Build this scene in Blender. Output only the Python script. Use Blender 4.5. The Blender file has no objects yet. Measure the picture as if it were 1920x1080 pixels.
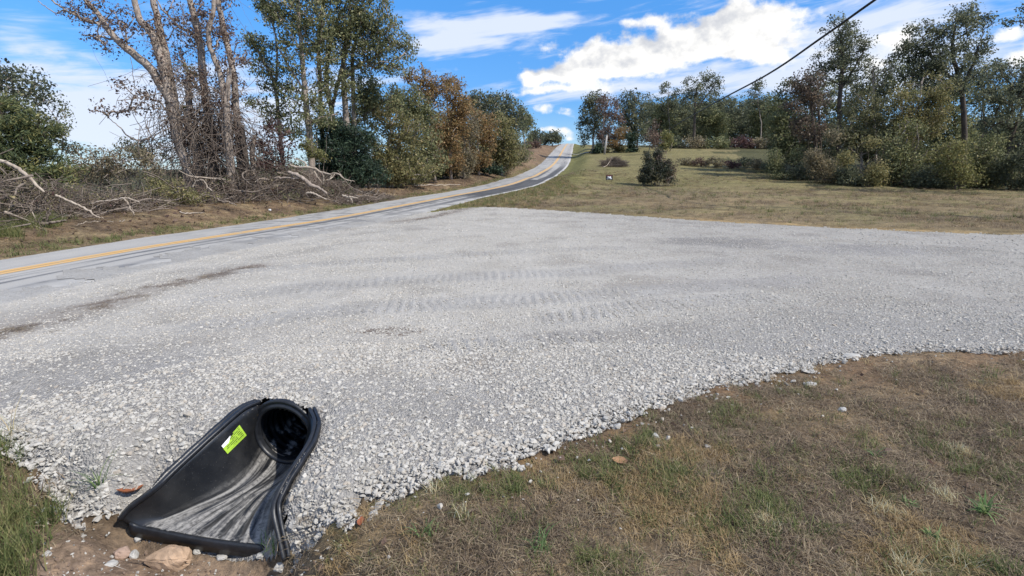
import bpy, bmesh, math, random
import numpy as np
from mathutils import Vector

rng = np.random.default_rng(7)
random.seed(7)
scene = bpy.context.scene
COL = scene.collection

# ------------------------------------------------------------------ camera
F, YH, CH = 1000.0, 325.0, 1.65            # focal length in photo pixels, horizon row, eye height
PITCH = math.atan((540 - YH) / F)
SP, CP = math.sin(PITCH), math.cos(PITCH)
cam_d = bpy.data.cameras.new("camera"); cam = bpy.data.objects.new("camera", cam_d); COL.objects.link(cam)
cam.location = (0, 0, CH); cam.rotation_euler = (math.pi / 2 - PITCH, 0, 0)
cam_d.sensor_width = 36.0; cam_d.lens = 36.0 * F / 1920.0
cam_d.clip_start = 0.05; cam_d.clip_end = 12000
scene.camera = cam

# ------------------------------------------------------------------ light
SUN_AZ, SUN_EL = math.radians(118), math.radians(47)
SUN_DIR = Vector((math.sin(SUN_AZ) * math.cos(SUN_EL), math.cos(SUN_AZ) * math.cos(SUN_EL), math.sin(SUN_EL)))
sl = bpy.data.lights.new("sun", 'SUN'); sl.energy = 3.3; sl.angle = math.radians(0.6); sl.color = (1.0, 0.95, 0.87)
so = bpy.data.objects.new("sun", sl); COL.objects.link(so)
so.rotation_euler = SUN_DIR.to_track_quat('Z', 'Y').to_euler()
vs = scene.view_settings
vs.view_transform = 'Standard'; vs.look = 'None'; vs.gamma = 1.0; vs.use_curve_mapping = False
vs.exposure = 0.68


class NT:
    """tiny node-tree builder"""
    def __init__(self, tree):
        self.t = tree; self.n = tree.nodes; self.l = tree.links
    def put(self, sock, v):
        if v is None: return
        if isinstance(v, bpy.types.NodeSocket): self.l.new(v, sock)
        else:
            if sock.type == 'RGBA' and hasattr(v, '__len__') and len(v) == 3: v = (*v, 1)
            sock.default_value = v
    def node(self, typ, ins=None, **props):
        nd = self.n.new(typ)
        for k, v in props.items(): setattr(nd, k, v)
        for k, v in (ins or {}).items(): self.put(nd.inputs[k], v)
        return nd
    def m(self, op, a, b=None, c=None, clamp=False):
        nd = self.node('ShaderNodeMath', operation=op, use_clamp=clamp)
        for i, v in enumerate((a, b, c)): self.put(nd.inputs[i], v)
        return nd.outputs[0]
    def vm(self, op, a, b=None, s=None):
        nd = self.node('ShaderNodeVectorMath', operation=op)
        self.put(nd.inputs[0], a); self.put(nd.inputs[1], b)
        if s is not None: self.put(nd.inputs['Scale'], s)
        return nd.outputs['Value'] if op in ('LENGTH', 'DOT_PRODUCT', 'DISTANCE') else nd.outputs[0]
    def noise(self, vec, scale, detail=4, rough=.55, dist=0.0, col=False):
        nd = self.node('ShaderNodeTexNoise', {'Vector': vec, 'Scale': scale, 'Detail': detail, 'Roughness': rough, 'Distortion': dist})
        return nd.outputs['Color' if col else 'Fac']
    def ramp(self, fac, stops, interp='LINEAR'):
        nd = self.node('ShaderNodeValToRGB', {'Fac': fac}); r = nd.color_ramp; r.interpolation = interp
        while len(r.elements) > 1: r.elements.remove(r.elements[-1])
        r.elements[0].position = stops[0][0]; r.elements[0].color = (*stops[0][1], 1)
        for p, c in stops[1:]:
            e = r.elements.new(p); e.color = (*c, 1)
        return nd.outputs['Color']
    def step(self, v, a, b, lo=0.0, hi=1.0):
        nd = self.node('ShaderNodeMapRange', {'Value': v, 'From Min': a, 'From Max': b, 'To Min': lo, 'To Max': hi},
                       interpolation_type='SMOOTHSTEP', clamp=True)
        return nd.outputs[0]
    def mix(self, fac, a, b, blend='MIX'):
        nd = self.node('ShaderNodeMix', data_type='RGBA', blend_type=blend, clamp_factor=True)
        self.put(nd.inputs[0], fac); self.put(nd.inputs[6], a); self.put(nd.inputs[7], b)
        return nd.outputs[2]
    def sep(self, v):
        nd = self.node('ShaderNodeSeparateXYZ', {0: v}); return nd.outputs
    def comb(self, x, y, z):
        nd = self.node('ShaderNodeCombineXYZ', {0: x, 1: y, 2: z}); return nd.outputs[0]
    def attr(self, name, typ='GEOMETRY', out='Fac'):
        return self.node('ShaderNodeAttribute', attribute_name=name, attribute_type=typ).outputs[out]


def ray(px, py):
    v = (py - 540) / F
    return np.array([(px - 960) / F, CP - v * SP, -(SP + v * CP)])


# ------------------------------------------------------------------ sky with clouds
world = bpy.data.worlds.new("World"); scene.world = world; world.use_nodes = True
W = NT(world.node_tree); W.n.clear()
sky = W.node('ShaderNodeTexSky', sky_type='NISHITA', sun_disc=False, sun_elevation=SUN_EL, sun_rotation=SUN_AZ,
             altitude=300, air_density=1.0, dust_density=0.15, ozone_density=5.0)
SKY_S = 0.12
d = W.node('ShaderNodeTexCoord').outputs['Generated']
dx, dy, dz = W.sep(d)
az = W.m('ARCTAN2', dx, dy); el = W.m('ARCSINE', W.m('MINIMUM', W.m('MAXIMUM', dz, -1.0), 1.0))
ae = W.comb(az, el, 0.0)
warp = W.vm('SCALE', W.vm('SUBTRACT', W.noise(W.vm('MULTIPLY', d, (1, 1, 1.6)), 9.0, 3, .55, col=True), (.5, .5, .5)), s=.06)
aw = W.vm('ADD', ae, warp)


def blobs(lst, vec):
    tot = None
    for (px, py, rx, ry, w) in lst:
        r = ray(px, py); r = r / np.linalg.norm(r)
        a0, e0 = math.atan2(r[0], r[1]), math.asin(r[2])
        k = 1.0 / math.hypot(1, (px - 960) / F) ** 1.5
        q = W.vm('MULTIPLY', W.vm('SUBTRACT', vec, (a0, e0, 0)), (F / rx / k, F / ry / k, 0))
        l2 = W.vm('DOT_PRODUCT', q, q)
        g = W.m('MULTIPLY', W.m('EXPONENT', W.m('MULTIPLY', l2, -.78)), w * 1.0)
        tot = g if tot is None else W.m('ADD', tot, g)
    return tot


cum = [(1148, 88, 40, 24, 1.0), (1120, 112, 60, 20, .9), (1040, 136, 45, 14, .95), (1000, 140, 26, 10, .7), (1110, 142, 60, 14, .75), (1180, 130, 50, 16, .6),
       (1270, 62, 34, 26, .9), (1235, 95, 40, 20, .75), (1310, 80, 50, 26, .85), (1392, 22, 40, 40, 1.0), (1375, 62, 50, 26, .85), (1345, 100, 60, 16, .6), (1415, 90, 40, 24, .75), (1260, 128, 60, 12, .55),
       (1216, 30, 26, 13, .85), (1172, 40, 18, 7, .5), (1030, 168, 55, 9, .6), (1100, 165, 60, 8, .5), (1032, 204, 28, 12, .95), (1075, 212, 14, 6, .6), (1022, 92, 22, 9, .55), (1045, 250, 30, 6, .7), (1063, 262, 14, 6, .7),
       (1470, 60, 40, 20, .75), (1500, 25, 50, 14, .6), (1455, 115, 40, 14, .6), (1560, 90, 50, 16, .65), (1640, 120, 40, 14, .65), (1700, 70, 30, 22, .9), (1660, 85, 30, 14, .6), (1470, 155, 26, 7, .6), (1590, 165, 30, 8, .55),
       (1880, 60, 40, 18, .8), (1910, 100, 40, 12, .7), (1830, 130, 40, 10, .6), (950, 178, 22, 6, .5), (1985, 60, 60, 30, .8), (2080, 140, 60, 22, .7)]
wisp = [(880, 70, 110, 30, .72), (1010, 40, 75, 16, .7), (960, 55, 120, 22, .45), (1320, 15, 70, 14, .5), (820, 85, 60, 20, .5),
        (30, 30, 70, 22, .5), (30, 75, 60, 20, .6), (210, 150, 130, 36, .75), (100, 190, 170, 50, .75), (230, 225, 150, 45, .8), (150, 270, 200, 30, .7),
        (500, 180, 130, 60, .6), (480, 250, 150, 60, .6), (1640, 30, 200, 40, .85), (1780, 110, 200, 50, .85), (1560, 130, 130, 40, .75), (1420, 150, 120, 30, .6), (1250, 150, 120, 14, .5), (1150, 165, 110, 14, .5), (1000, 180, 90, 12, .4), (-200, 150, 200, 80, .5), (640, 130, 60, 40, .4)]
base_n = W.noise(W.vm('MULTIPLY', d, (1, 1, 2.2)), 2.3, 2, .5)
up_gate = W.step(el, .42, .62)                       # scattered clouds overhead go on beyond the frame
cov = W.m('ADD', blobs(cum, aw), W.m('MULTIPLY', W.m('MULTIPLY', W.step(base_n, .5, .75), .8), up_gate))
side = W.step(W.m('ABSOLUTE', az), .85, 1.1)
cov = W.m('ADD', cov, W.m('MULTIPLY', W.m('MULTIPLY', W.step(base_n, .45, .7), .85), side))
qn = W.vm('MULTIPLY', d, (1, 1, 1.35))
fine = W.noise(qn, 22.0, 8, .60)
dens = W.step(W.m('ADD', cov, W.m('MULTIPLY', W.m('SUBTRACT', fine, .5), 2.0)), .36, .92)
LO = (0.012, 0.0, 0.020)
n1 = W.noise(qn, 24.0, 6, .55); n2 = W.noise(W.vm('ADD', qn, LO), 24.0, 6, .55)
cov2 = blobs([(a, b - 12, c, e, w) for a, b, c, e, w in cum[:15]], aw)
lit = W.m('ADD', W.m('MULTIPLY', W.m('SUBTRACT', n1, n2), 1.3), .92)
lit = W.m('ADD', lit, W.m('MULTIPLY', W.m('SUBTRACT', cov, cov2), .40))
lit = W.step(lit, .56, 1.10, .66, 1.0)
ccol = W.vm('SCALE', W.mix(W.step(lit, .55, .95), (.93, .97, 1.06), (1.0, .995, .985)), s=W.m('MULTIPLY', lit, .68 / SKY_S))
# streaky high cloud
st = W.noise(W.comb(W.m('MULTIPLY', az, 4.0), W.m('MULTIPLY', W.m('ADD', el, W.m('MULTIPLY', az, -.10)), 26.0), 2.0), 1.6, 6, .6, .4)
wcov = W.m('ADD', blobs(wisp, aw), W.m('MULTIPLY', W.m('MAXIMUM', side, up_gate), .4))
wd = W.m('MULTIPLY', W.step(W.m('ADD', wcov, W.m('MULTIPLY', W.m('SUBTRACT', st, .5), 2.6)), .10, 1.05), .90)
low = W.step(el, .13, -.04)                            # pale veil towards the horizon
wd = W.m('MAXIMUM', wd, W.m('MULTIPLY', low, .45))
skyc = W.node('ShaderNodeHueSaturation', {'Hue': .503, 'Saturation': 1.26, 'Value': 1.0, 'Color': sky.outputs[0]}).outputs[0]
skyc = W.mix(1.0, skyc, W.ramp(el, [(0, (.40, .52, .68)), (.12, (.55, .67, .81)), (.29, (1.0, 1.05, 1.06))]), 'MULTIPLY')
c1 = W.mix(wd, skyc, tuple(x / SKY_S for x in (.52, .565, .66)))
c2 = W.mix(dens, c1, ccol)
bg = W.node('ShaderNodeBackground', {'Color': c2, 'Strength': SKY_S})
W.l.new(bg.outputs[0], W.node('ShaderNodeOutputWorld').inputs[0])


# ------------------------------------------------------------------ materials
def new_mat(name):
    mt = bpy.data.materials.new(name); mt.use_nodes = True
    t = NT(mt.node_tree); t.n.clear()
    t.out = t.node('ShaderNodeOutputMaterial')
    return mt, t


def finish(t, color, rough=.8, bump=None, bstr=.3, bdist=.01, spec=.3, metal=0.0):
    b = t.node('ShaderNodeBsdfPrincipled', {'Base Color': color, 'Roughness': rough, 'Specular IOR Level': spec, 'Metallic': metal})
    if bump is not None:
        bn = t.node('ShaderNodeBump', {'Height': bump, 'Strength': bstr, 'Distance': bdist})
        t.l.new(bn.outputs[0], b.inputs['Normal'])
    t.l.new(b.outputs[0], t.out.inputs[0])
    return b


def leaf_mat(name, stops, trans=.42, K=2.05):
    mt, t = new_mat(name)
    stops = [(a_, tuple(min((c_ * .86 + .14 * sum(b_) / 3) * K, .6) for c_ in b_)) for a_, b_ in stops]
    c = t.ramp(t.attr('tint'), stops)
    b = t.node('ShaderNodeBsdfPrincipled', {'Base Color': c, 'Roughness': .55, 'Specular IOR Level': .25})
    tr = t.node('ShaderNodeBsdfTranslucent', {'Color': c})
    mx = t.node('ShaderNodeMixShader', {0: trans}); t.l.new(b.outputs[0], mx.inputs[1]); t.l.new(tr.outputs[0], mx.inputs[2])
    t.l.new(mx.outputs[0], t.out.inputs[0])
    return mt


def blade_mat(name, stops, trans=.25):
    mt, t = new_mat(name)
    rnd = t.node('ShaderNodeObjectInfo').outputs['Random']
    v = t.m('FRACT', t.m('ADD', t.m('MULTIPLY', t.attr('tint'), .45), t.m('MULTIPLY', rnd, .55)))
    c = t.ramp(v, stops)
    b = t.node('ShaderNodeBsdfPrincipled', {'Base Color': c, 'Roughness': .6, 'Specular IOR Level': .2})
    tr = t.node('ShaderNodeBsdfTranslucent', {'Color': c})
    mx = t.node('ShaderNodeMixShader', {0: trans}); t.l.new(b.outputs[0], mx.inputs[1]); t.l.new(tr.outputs[0], mx.inputs[2])
    t.l.new(mx.outputs[0], t.out.inputs[0])
    return mt


def bark_mat(name, a, b_, scale=6.0):
    mt, t = new_mat(name)
    p = t.node('ShaderNodeTexCoord').outputs['Object']
    q = t.vm('MULTIPLY', p, (1, 1, .28))
    n = t.noise(q, scale * 2.2, 6, .65); n2 = t.noise(p, scale * .35, 3, .5)
    c = t.mix(t.step(t.m('ADD', t.m('MULTIPLY', n, .65), t.m('MULTIPLY', n2, .40)), .32, .72), a, b_)
    finish(t, c, .9, n, .6, .03, .15)
    return mt


OAK = leaf_mat('oak_leaves', [(0, (.034, .040, .018)), (.45, (.066, .072, .030)), (.8, (.105, .108, .046)), (1, (.17, .155, .07))], .45, 2.7)
DARKOAK = leaf_mat('dark_oak_leaves', [(0, (.023, .028, .019)), (.5, (.047, .053, .031)), (.85, (.076, .080, .042)), (1, (.12, .115, .055))], .45, 3.0)
OLIVE = leaf_mat('olive_leaves', [(0, (.055, .056, .020)), (.5, (.105, .097, .036)), (.85, (.16, .138, .052)), (1, (.22, .17, .07))], .45, 2.2)
YELLOW = leaf_mat('yellow_green_leaves', [(0, (.07, .078, .024)), (.6, (.125, .12, .040)), (1, (.20, .17, .06))])
ORANGE = leaf_mat('orange_brown_leaves', [(0, (.075, .055, .024)), (.4, (.145, .092, .036)), (.75, (.215, .125, .044)), (.9, (.16, .125, .045)), (1, (.12, .11, .04))], .42, 2.0)
RUST = leaf_mat('rusty_dead_leaves', [(0, (.045, .027, .022)), (.5, (.085, .052, .038)), (1, (.14, .092, .062))])
PURPLE = leaf_mat('dark_red_leaves', [(0, (.030, .018, .018)), (.6, (.070, .035, .032)), (1, (.12, .065, .05))])
CEDAR = leaf_mat('cedar_sprays', [(0, (.022, .033, .016)), (.55, (.052, .064, .022)), (.85, (.105, .10, .03)), (1, (.14, .125, .04))], .3, 2.3)
DKCEDAR = leaf_mat('dark_cedar_sprays', [(0, (.010, .021, .014)), (.6, (.024, .042, .022)), (1, (.045, .066, .03))], .12, 1.5)
BARK = bark_mat('grey_brown_bark', (.13, .102, .082), (.46, .385, .32), 8)
BARKD = bark_mat('dark_bark', (.045, .038, .032), (.13, .105, .085))
TWIG = bark_mat('dry_twig_bark', (.105, .084, .067), (.275, .225, .182), 9)
TWIGD = bark_mat('dark_twig_bark', (.070, .053, .044), (.19, .15, .12), 9)
PALE = bark_mat('pale_bare_wood', (.24, .19, .145), (.48, .41, .33), 5)

# gravel and stones
STONE, t = new_mat('crushed_limestone')
rnd = t.node('ShaderNodeObjectInfo').outputs['Random']
p = t.node('ShaderNodeTexCoord').outputs['Object']
c = t.ramp(rnd, [(0, (.26, .245, .215)), (.15, (.36, .338, .298)), (.5, (.44, .414, .366)), (.8, (.50, .474, .425)), (.92, (.41, .365, .30)), (1, (.34, .288, .23))])
c = t.mix(t.m('MULTIPLY', t.noise(p, 2.2, 4, .6), .35), c, (.455, .43, .382))
finish(t, c, .88, t.noise(p, 5, 4), .25, .05, .2)

GRAVEL, t = new_mat('packed_crushed_limestone')
p = t.node('ShaderNodeTexCoord').outputs['Object']
base = t.attr('soil', out='Color'); trk = t.attr('track'); coarse = t.attr('coarse')
vo = t.node('ShaderNodeTexVoronoi', {'Vector': p, 'Scale': 34.0, 'Randomness': 1.0}, feature='F1')
vo2 = t.node('ShaderNodeTexVoronoi', {'Vector': p, 'Scale': 75.0, 'Randomness': 1.0}, feature='F1')
vr = t.sep(vo.outputs['Color'])[0]
tone = t.ramp(vr, [(0, (.70, .69, .68)), (.3, (.95, .95, .95)), (.75, (1.10, 1.10, 1.10)), (1, (1.24, 1.24, 1.24))])
c = t.mix(t.m('ADD', .62, t.m('MULTIPLY', coarse, .38)), base, t.mix(1.0, base, tone, 'MULTIPLY'))
crev = t.step(vo.outputs['Distance'], .016, .027)
c = t.mix(t.m('MULTIPLY', crev, t.m('ADD', .22, t.m('MULTIPLY', coarse, .30))), c, (.17, .16, .15))
big = t.noise(p, .9, 5, .6)
c = t.mix(1.0, c, t.ramp(big, [(.25, (.84, .83, .81)), (.55, (1.0, 1.0, 1.0)), (.8, (1.08, 1.08, 1.08))]), 'MULTIPLY')
dm = t.step(t.m('ADD', t.attr('dirt'), t.m('MULTIPLY', t.m('SUBTRACT', t.noise(p, 20, 6, .8), .5), 2.6)), .42, .80)
c = t.mix(t.m('MULTIPLY', dm, .85), c, t.mix(t.noise(p, 30, 4, .6), (.075, .055, .042), (.17, .125, .095)))
px_, py_, _ = t.sep(p)
wob = t.m('MULTIPLY', t.noise(p, 2.5, 2, .5), .10)
bend = t.m('MULTIPLY', t.m('MULTIPLY', t.m('ADD', px_, .9), t.m('ABSOLUTE', t.m('ADD', px_, .9))), .10)
cle = t.m('SINE', t.m('MULTIPLY', t.m('ADD', t.m('ADD', px_, t.m('MULTIPLY', py_, .12)), wob), 2 * math.pi / .115))
cle = t.m('MULTIPLY', t.m('MULTIPLY', t.m('ADD', cle, 1.0), trk), t.step(t.noise(p, 2.0, 3, .6), .28, .50))
h = t.m('ADD', t.m('MULTIPLY', vo.outputs['Distance'], -.35), t.m('MULTIPLY', vo2.outputs['Distance'], -.25))
h = t.m('ADD', h, t.m('MULTIPLY', cle, .007))
finish(t, c, .92, h, .42, .8, .15)

ROADM, t = new_mat('worn_chip_seal')
uv = t.node('ShaderNodeUVMap', uv_map='UVMap').outputs[0]           # u = metres across (left negative), v = metres along
u, v, _ = t.sep(uv)
p = t.node('ShaderNodeTexCoord').outputs['Object']
stv = t.comb(t.m('MULTIPLY', u, 3.2), t.m('MULTIPLY', v, .14), 0.0)
str1 = t.noise(stv, 1.3, 5, .6)
grain = t.noise(p, 60, 3, .7); mott = t.noise(p, 1.2, 5, .6)
c = t.mix(mott, (.315, .302, .28), (.415, .40, .372))
c = t.mix(1.0, c, t.ramp(grain, [(.25, (.80, .80, .80)), (.75, (1.15, 1.15, 1.15))]), 'MULTIPLY')


def band(a0, a1, e=.15):
    return t.m('MULTIPLY', t.step(u, a0 - e, a0 + e), t.step(u, a1 + e, a1 - e))


def along(b0, b1, e0=3., e1=3.):
    return t.m('MULTIPLY', t.step(v, b0 - e0, b0 + e0), t.step(v, b1 + e1, b1 - e1))


RMASK = (t, band, along, str1, c, grain, u, v)       # finished after the road is laid out

DIRT = None
GROUND, t = new_mat('dry_grass_ground')
p = t.node('ShaderNodeTexCoord').outputs['Object']
base = t.attr('soil', out='Color')
mow = t.noise(t.vm('MULTIPLY', p, (.22, 1.5, .3)), 1.0, 5, .6)
n = t.noise(t.vm('MULTIPLY', p, (1, 1, 1)), 22, 6, .7); n2 = t.noise(p, 1.4, 5, .65); n3 = t.noise(p, .16, 4, .6)
c = t.mix(1.0, base, t.ramp(n, [(.2, (.45, .45, .45)), (.5, (1, 1, 1)), (.8, (1.6, 1.55, 1.45))]), 'MULTIPLY')
c = t.mix(1.0, c, t.ramp(n2, [(.25, (.70, .68, .66)), (.5, (1, 1, 1)), (.78, (1.25, 1.2, 1.1))]), 'MULTIPLY')
c = t.mix(1.0, c, t.ramp(mow, [(.3, (.80, .78, .76)), (.5, (1, 1, 1)), (.72, (1.22, 1.2, 1.14))]), 'MULTIPLY')
c = t.mix(1.0, c, t.ramp(t.noise(p, 5.5, 5, .7), [(.3, (.68, .66, .64)), (.5, (1, 1, 1)), (.72, (1.35, 1.3, 1.2))]), 'MULTIPLY')
c = t.mix(1.0, c, t.ramp(n3, [(.3, (.82, .84, .8)), (.7, (1.15, 1.12, 1.08))]), 'MULTIPLY')
finish(t, c, .95, n, .7, .04, .1)

PLAST, t = new_mat('black_plastic')
uv = t.node('ShaderNodeUVMap', uv_map='UVMap').outputs[0]
u, v, _ = t.sep(uv)                                                # u across 0..1, v along 0..1
p = t.node('ShaderNodeTexCoord').outputs['Object']
ang = t.comb(t.m('MULTIPLY', u, 13.0), t.m('MULTIPLY', v, .8), 0.0)
sk = t.noise(ang, 2.2, 6, .62); fl = t.noise(p, 45, 5, .7)
floor = t.m('MULTIPLY', t.step(u, .20, .34), t.step(u, .93, .84))
dust = t.m('MULTIPLY', t.m('MULTIPLY', t.step(sk, .38, .64), t.step(fl, .20, .60)), floor)
silt = t.m('MULTIPLY', t.m('MULTIPLY', t.step(v, .34, .05), t.step(u, .50, .62)), t.m('MULTIPLY', floor, t.step(fl, .2, .55)))
toe = t.m('MULTIPLY', t.m('MULTIPLY', t.step(v, .86, .99), floor), t.step(fl, .45, .6))
dust = t.m('MAXIMUM', t.m('MULTIPLY', dust, .85), t.m('MAXIMUM', t.m('MULTIPLY', silt, .9), t.m('MULTIPLY', toe, .7)))
speck = t.m('MULTIPLY', t.step(t.noise(p, 190, 2, .5), .70, .76), .5)
film = t.m('MULTIPLY', t.step(t.noise(p, 5, 4, .6), .35, .8), .05)
k = t.m('MAXIMUM', t.m('MAXIMUM', dust, speck), film)
c = t.mix(k, (.0085, .0095, .0115), (.36, .345, .32))
finish(t, c, t.m('ADD', .34, t.m('MULTIPLY', k, .5)), fl, .08, .01, .5)


def simple_mat(name, col, rough=.8, nscale=8, var=.3, spec=.3, bstr=.2):
    mt, t = new_mat(name)
    p = t.node('ShaderNodeTexCoord').outputs['Object']
    n = t.noise(p, nscale, 5, .6)
    c = t.mix(1.0, col, t.ramp(n, [(.25, (1 - var,) * 3), (.75, (1 + var,) * 3)]), 'MULTIPLY')
    finish(t, c, rough, n, bstr, .02, spec)
    return mt


RIM = simple_mat('black_plastic_rim', (.013, .0145, .018), .42, 30, .5, .5, .1)
ROCKT = simple_mat('tan_sandstone', (.36, .25, .165), .9, 9, .45, .2, .5)
ROCKP = simple_mat('pinkish_stone', (.33, .235, .18), .9, 9, .4, .2, .5)
ROCKW = simple_mat('pale_limestone', (.40, .385, .352), .9, 14, .28, .1, .6)
LEAFR = simple_mat('rust_red_leaf', (.26, .09, .04), .6, 20, .4)
LEAFT = simple_mat('tan_leaf', (.34, .19, .10), .6, 20, .3)
WEED = leaf_mat('weed_leaves', [(0, (.045, .085, .025)), (.6, (.075, .13, .035)), (1, (.16, .19, .07))])
STRAWL = leaf_mat('straw_blades', [(0, (.22, .15, .07)), (.6, (.36, .26, .13)), (1, (.46, .37, .2))])
WIREM = simple_mat('dark_cable', (.02, .021, .024), .6, 5, .1)
POLEM = bark_mat('weathered_pole_wood', (.30, .27, .24), (.46, .43, .39), 5)
WHITE = simple_mat('white_plastic', (.8, .8, .8), .5, 5, .05)


# ------------------------------------------------------------------ object helpers
def link(o, parent=None, label=None, cat=None, group=None, kind=None):
    if o.name not in COL.objects: COL.objects.link(o)
    if parent is not None: o.parent = parent
    if label: o['label'] = label
    if cat: o['category'] = cat
    if group: o['group'] = group
    if kind: o['kind'] = kind
    return o


def empty(name, loc, label, cat, group=None):
    o = bpy.data.objects.new(name, None); o.location = Vector(loc); o.empty_display_size = .2
    return link(o, None, label, cat, group)


def mesh_np(name, V, faces, mat, attrs=None, smooth=False, uv=None, origin=None):
    """faces: (n,k) array or list of arrays of equal-k faces"""
    V = np.asarray(V, dtype=np.float64)
    if origin is not None: V = V - np.asarray(origin)
    if isinstance(faces, np.ndarray): faces = [faces]
    faces = [f for f in faces if len(f)]
    me = bpy.data.meshes.new(name)
    nl = sum(f.size for f in faces); nf = sum(len(f) for f in faces)
    me.vertices.add(len(V)); me.loops.add(nl); me.polygons.add(nf)
    me.vertices.foreach_set('co', V.astype(np.float32).ravel())
    idx = np.concatenate([f.ravel() for f in faces]).astype(np.int32)
    me.loops.foreach_set('vertex_index', idx)
    ls = []; off = 0
    for f in faces:
        ls.append(off + np.arange(len(f)) * f.shape[1]); off += f.size
    me.polygons.foreach_set('loop_start', np.concatenate(ls).astype(np.int32))
    me.update(calc_edges=True)
    if smooth: me.polygons.foreach_set('use_smooth', np.ones(nf, bool))
    for nm, (typ, dom, data) in (attrs or {}).items():
        a = me.attributes.new(nm, typ, dom)
        a.data.foreach_set('color' if 'COLOR' in typ else ('vector' if typ == 'FLOAT_VECTOR' else 'value'), np.asarray(data).astype(np.int32 if typ == 'INT' else np.float32).ravel())
    if uv is not None:
        l = me.uv_layers.new(name='UVMap'); l.data.foreach_set('uv', np.asarray(uv)[idx].astype(np.float32).ravel())
    if mat is not None: me.materials.append(mat)
    return me


def obj(name, me, parent=None, **kw):
    o = bpy.data.objects.new(name, me)
    return link(o, parent, **kw)


def segs_mesh(A, B, RA, RB, k):
    """tapered tubes for many segments at once"""
    A = np.asarray(A, float); B = np.asarray(B, float); n = len(A)
    T = B - A; L = np.linalg.norm(T, axis=1, keepdims=True); T = T / np.maximum(L, 1e-6)
    ref = np.where(np.abs(T[:, 2:3]) > .9, np.array([[1., 0, 0]]), np.array([[0, 0, 1.]]))
    U = np.cross(T, ref); U /= np.linalg.norm(U, axis=1, keepdims=True); Wv = np.cross(T, U)
    th = np.arange(k) / k * 2 * math.pi
    ring = U[:, None, :] * np.cos(th)[None, :, None] + Wv[:, None, :] * np.sin(th)[None, :, None]
    RA = np.asarray(RA, float).reshape(-1, 1, 1); RB = np.asarray(RB, float).reshape(-1, 1, 1)
    B = B + T * np.minimum(RB[:, :, 0] * .3, L * .2)
    V = np.concatenate([A[:, None] + ring * RA, B[:, None] + ring * RB], axis=1).reshape(-1, 3)
    i = np.arange(k); j = (i + 1) % k
    Q = np.stack([i, j, j + k, i + k], 1)
    Fc = (Q[None] + (np.arange(n) * 2 * k)[:, None, None]).reshape(-1, 4)
    return V, Fc


class Tubes:
    def __init__(self): self.V = []; self.F = []; self.n = 0
    def add(self, V, Fc):
        self.V.append(V); self.F.append(Fc + self.n); self.n += len(V)
    def path(self, P, R, k=6, caps=True):
        """one continuous tube with shared rings and end caps"""
        P = np.asarray(P, float); n = len(P); R = np.broadcast_to(np.asarray(R, float), (n,))
        T = np.gradient(P, axis=0); T /= np.maximum(np.linalg.norm(T, axis=1, keepdims=True), 1e-9)
        ref = np.array([0, 0, 1.]) if abs(T[:, 2]).mean() < .8 else np.array([1., 0, 0])
        U = np.cross(T, ref); U /= np.maximum(np.linalg.norm(U, axis=1, keepdims=True), 1e-9); Wv = np.cross(T, U)
        th = np.arange(k) / k * 2 * math.pi
        V = (P[:, None] + (U[:, None] * np.cos(th)[None, :, None] + Wv[:, None] * np.sin(th)[None, :, None]) * R[:, None, None]).reshape(-1, 3)
        i = np.arange(k); j = (i + 1) % k
        Q = np.stack([i, j, j + k, i + k], 1)
        Fc = (Q[None] + (np.arange(n - 1) * k)[:, None, None]).reshape(-1, 4)
        if caps:
            V = np.concatenate([V, P[:1], P[-1:]]); c0, c1 = n * k, n * k + 1
            cap = np.concatenate([np.stack([j, i, np.full(k, c0), np.full(k, c0)], 1)[:, :3], np.stack([i + (n - 1) * k, j + (n - 1) * k, np.full(k, c1)], 1)])
            self.V.append(V); self.F.append(Fc + self.n); self.F3 = getattr(self, 'F3', []); self.F3.append(cap + self.n); self.n += len(V)
        else: self.add(V, Fc)
    def build(self, name, mat, origin=None):
        fs = [np.concatenate(self.F)]
        if getattr(self, 'F3', None): fs.append(np.concatenate(self.F3))
        return mesh_np(name, np.concatenate(self.V), fs, mat, smooth=True, origin=origin)


def spline(P, n):
    """Catmull-Rom resample to n points"""
    P = np.asarray(P, float)
    Q = np.concatenate([2 * P[:1] - P[1:2], P, 2 * P[-1:] - P[-2:-1]])
    d_ = np.concatenate([[0], np.cumsum(np.linalg.norm(np.diff(P[:, :3], axis=0), axis=1))]); d_ /= d_[-1]
    out = []
    for s in np.linspace(0, 1, n):
        i = min(np.searchsorted(d_, s, side='right') - 1, len(P) - 2); f = (s - d_[i]) / max(d_[i + 1] - d_[i], 1e-9)
        a, b, c_, e = Q[i], Q[i + 1], Q[i + 2], Q[i + 3]
        out.append(.5 * ((2 * b) + (c_ - a) * f + (2 * a - 5 * b + 4 * c_ - e) * f * f + (3 * b - a - 3 * c_ + e) * f ** 3))
    return np.array(out)


def hash2(ix, iy, s=0):
    h_ = (ix.astype(np.int64) * 374761393 + iy.astype(np.int64) * 668265263 + s * 974634777) & 0x7fffffff
    h_ = (h_ ^ (h_ >> 13)) * 1274126177 & 0x7fffffff
    return ((h_ ^ (h_ >> 16)) & 0xffff) / 65535.0


def vnoise(x, y, s=0):
    ix, iy = np.floor(x), np.floor(y); fx, fy = x - ix, y - iy
    fx = fx * fx * (3 - 2 * fx); fy = fy * fy * (3 - 2 * fy)
    a, b = hash2(ix, iy, s), hash2(ix + 1, iy, s); c_, e = hash2(ix, iy + 1, s), hash2(ix + 1, iy + 1, s)
    return (a * (1 - fx) + b * fx) * (1 - fy) + (c_ * (1 - fx) + e * fx) * fy


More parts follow.
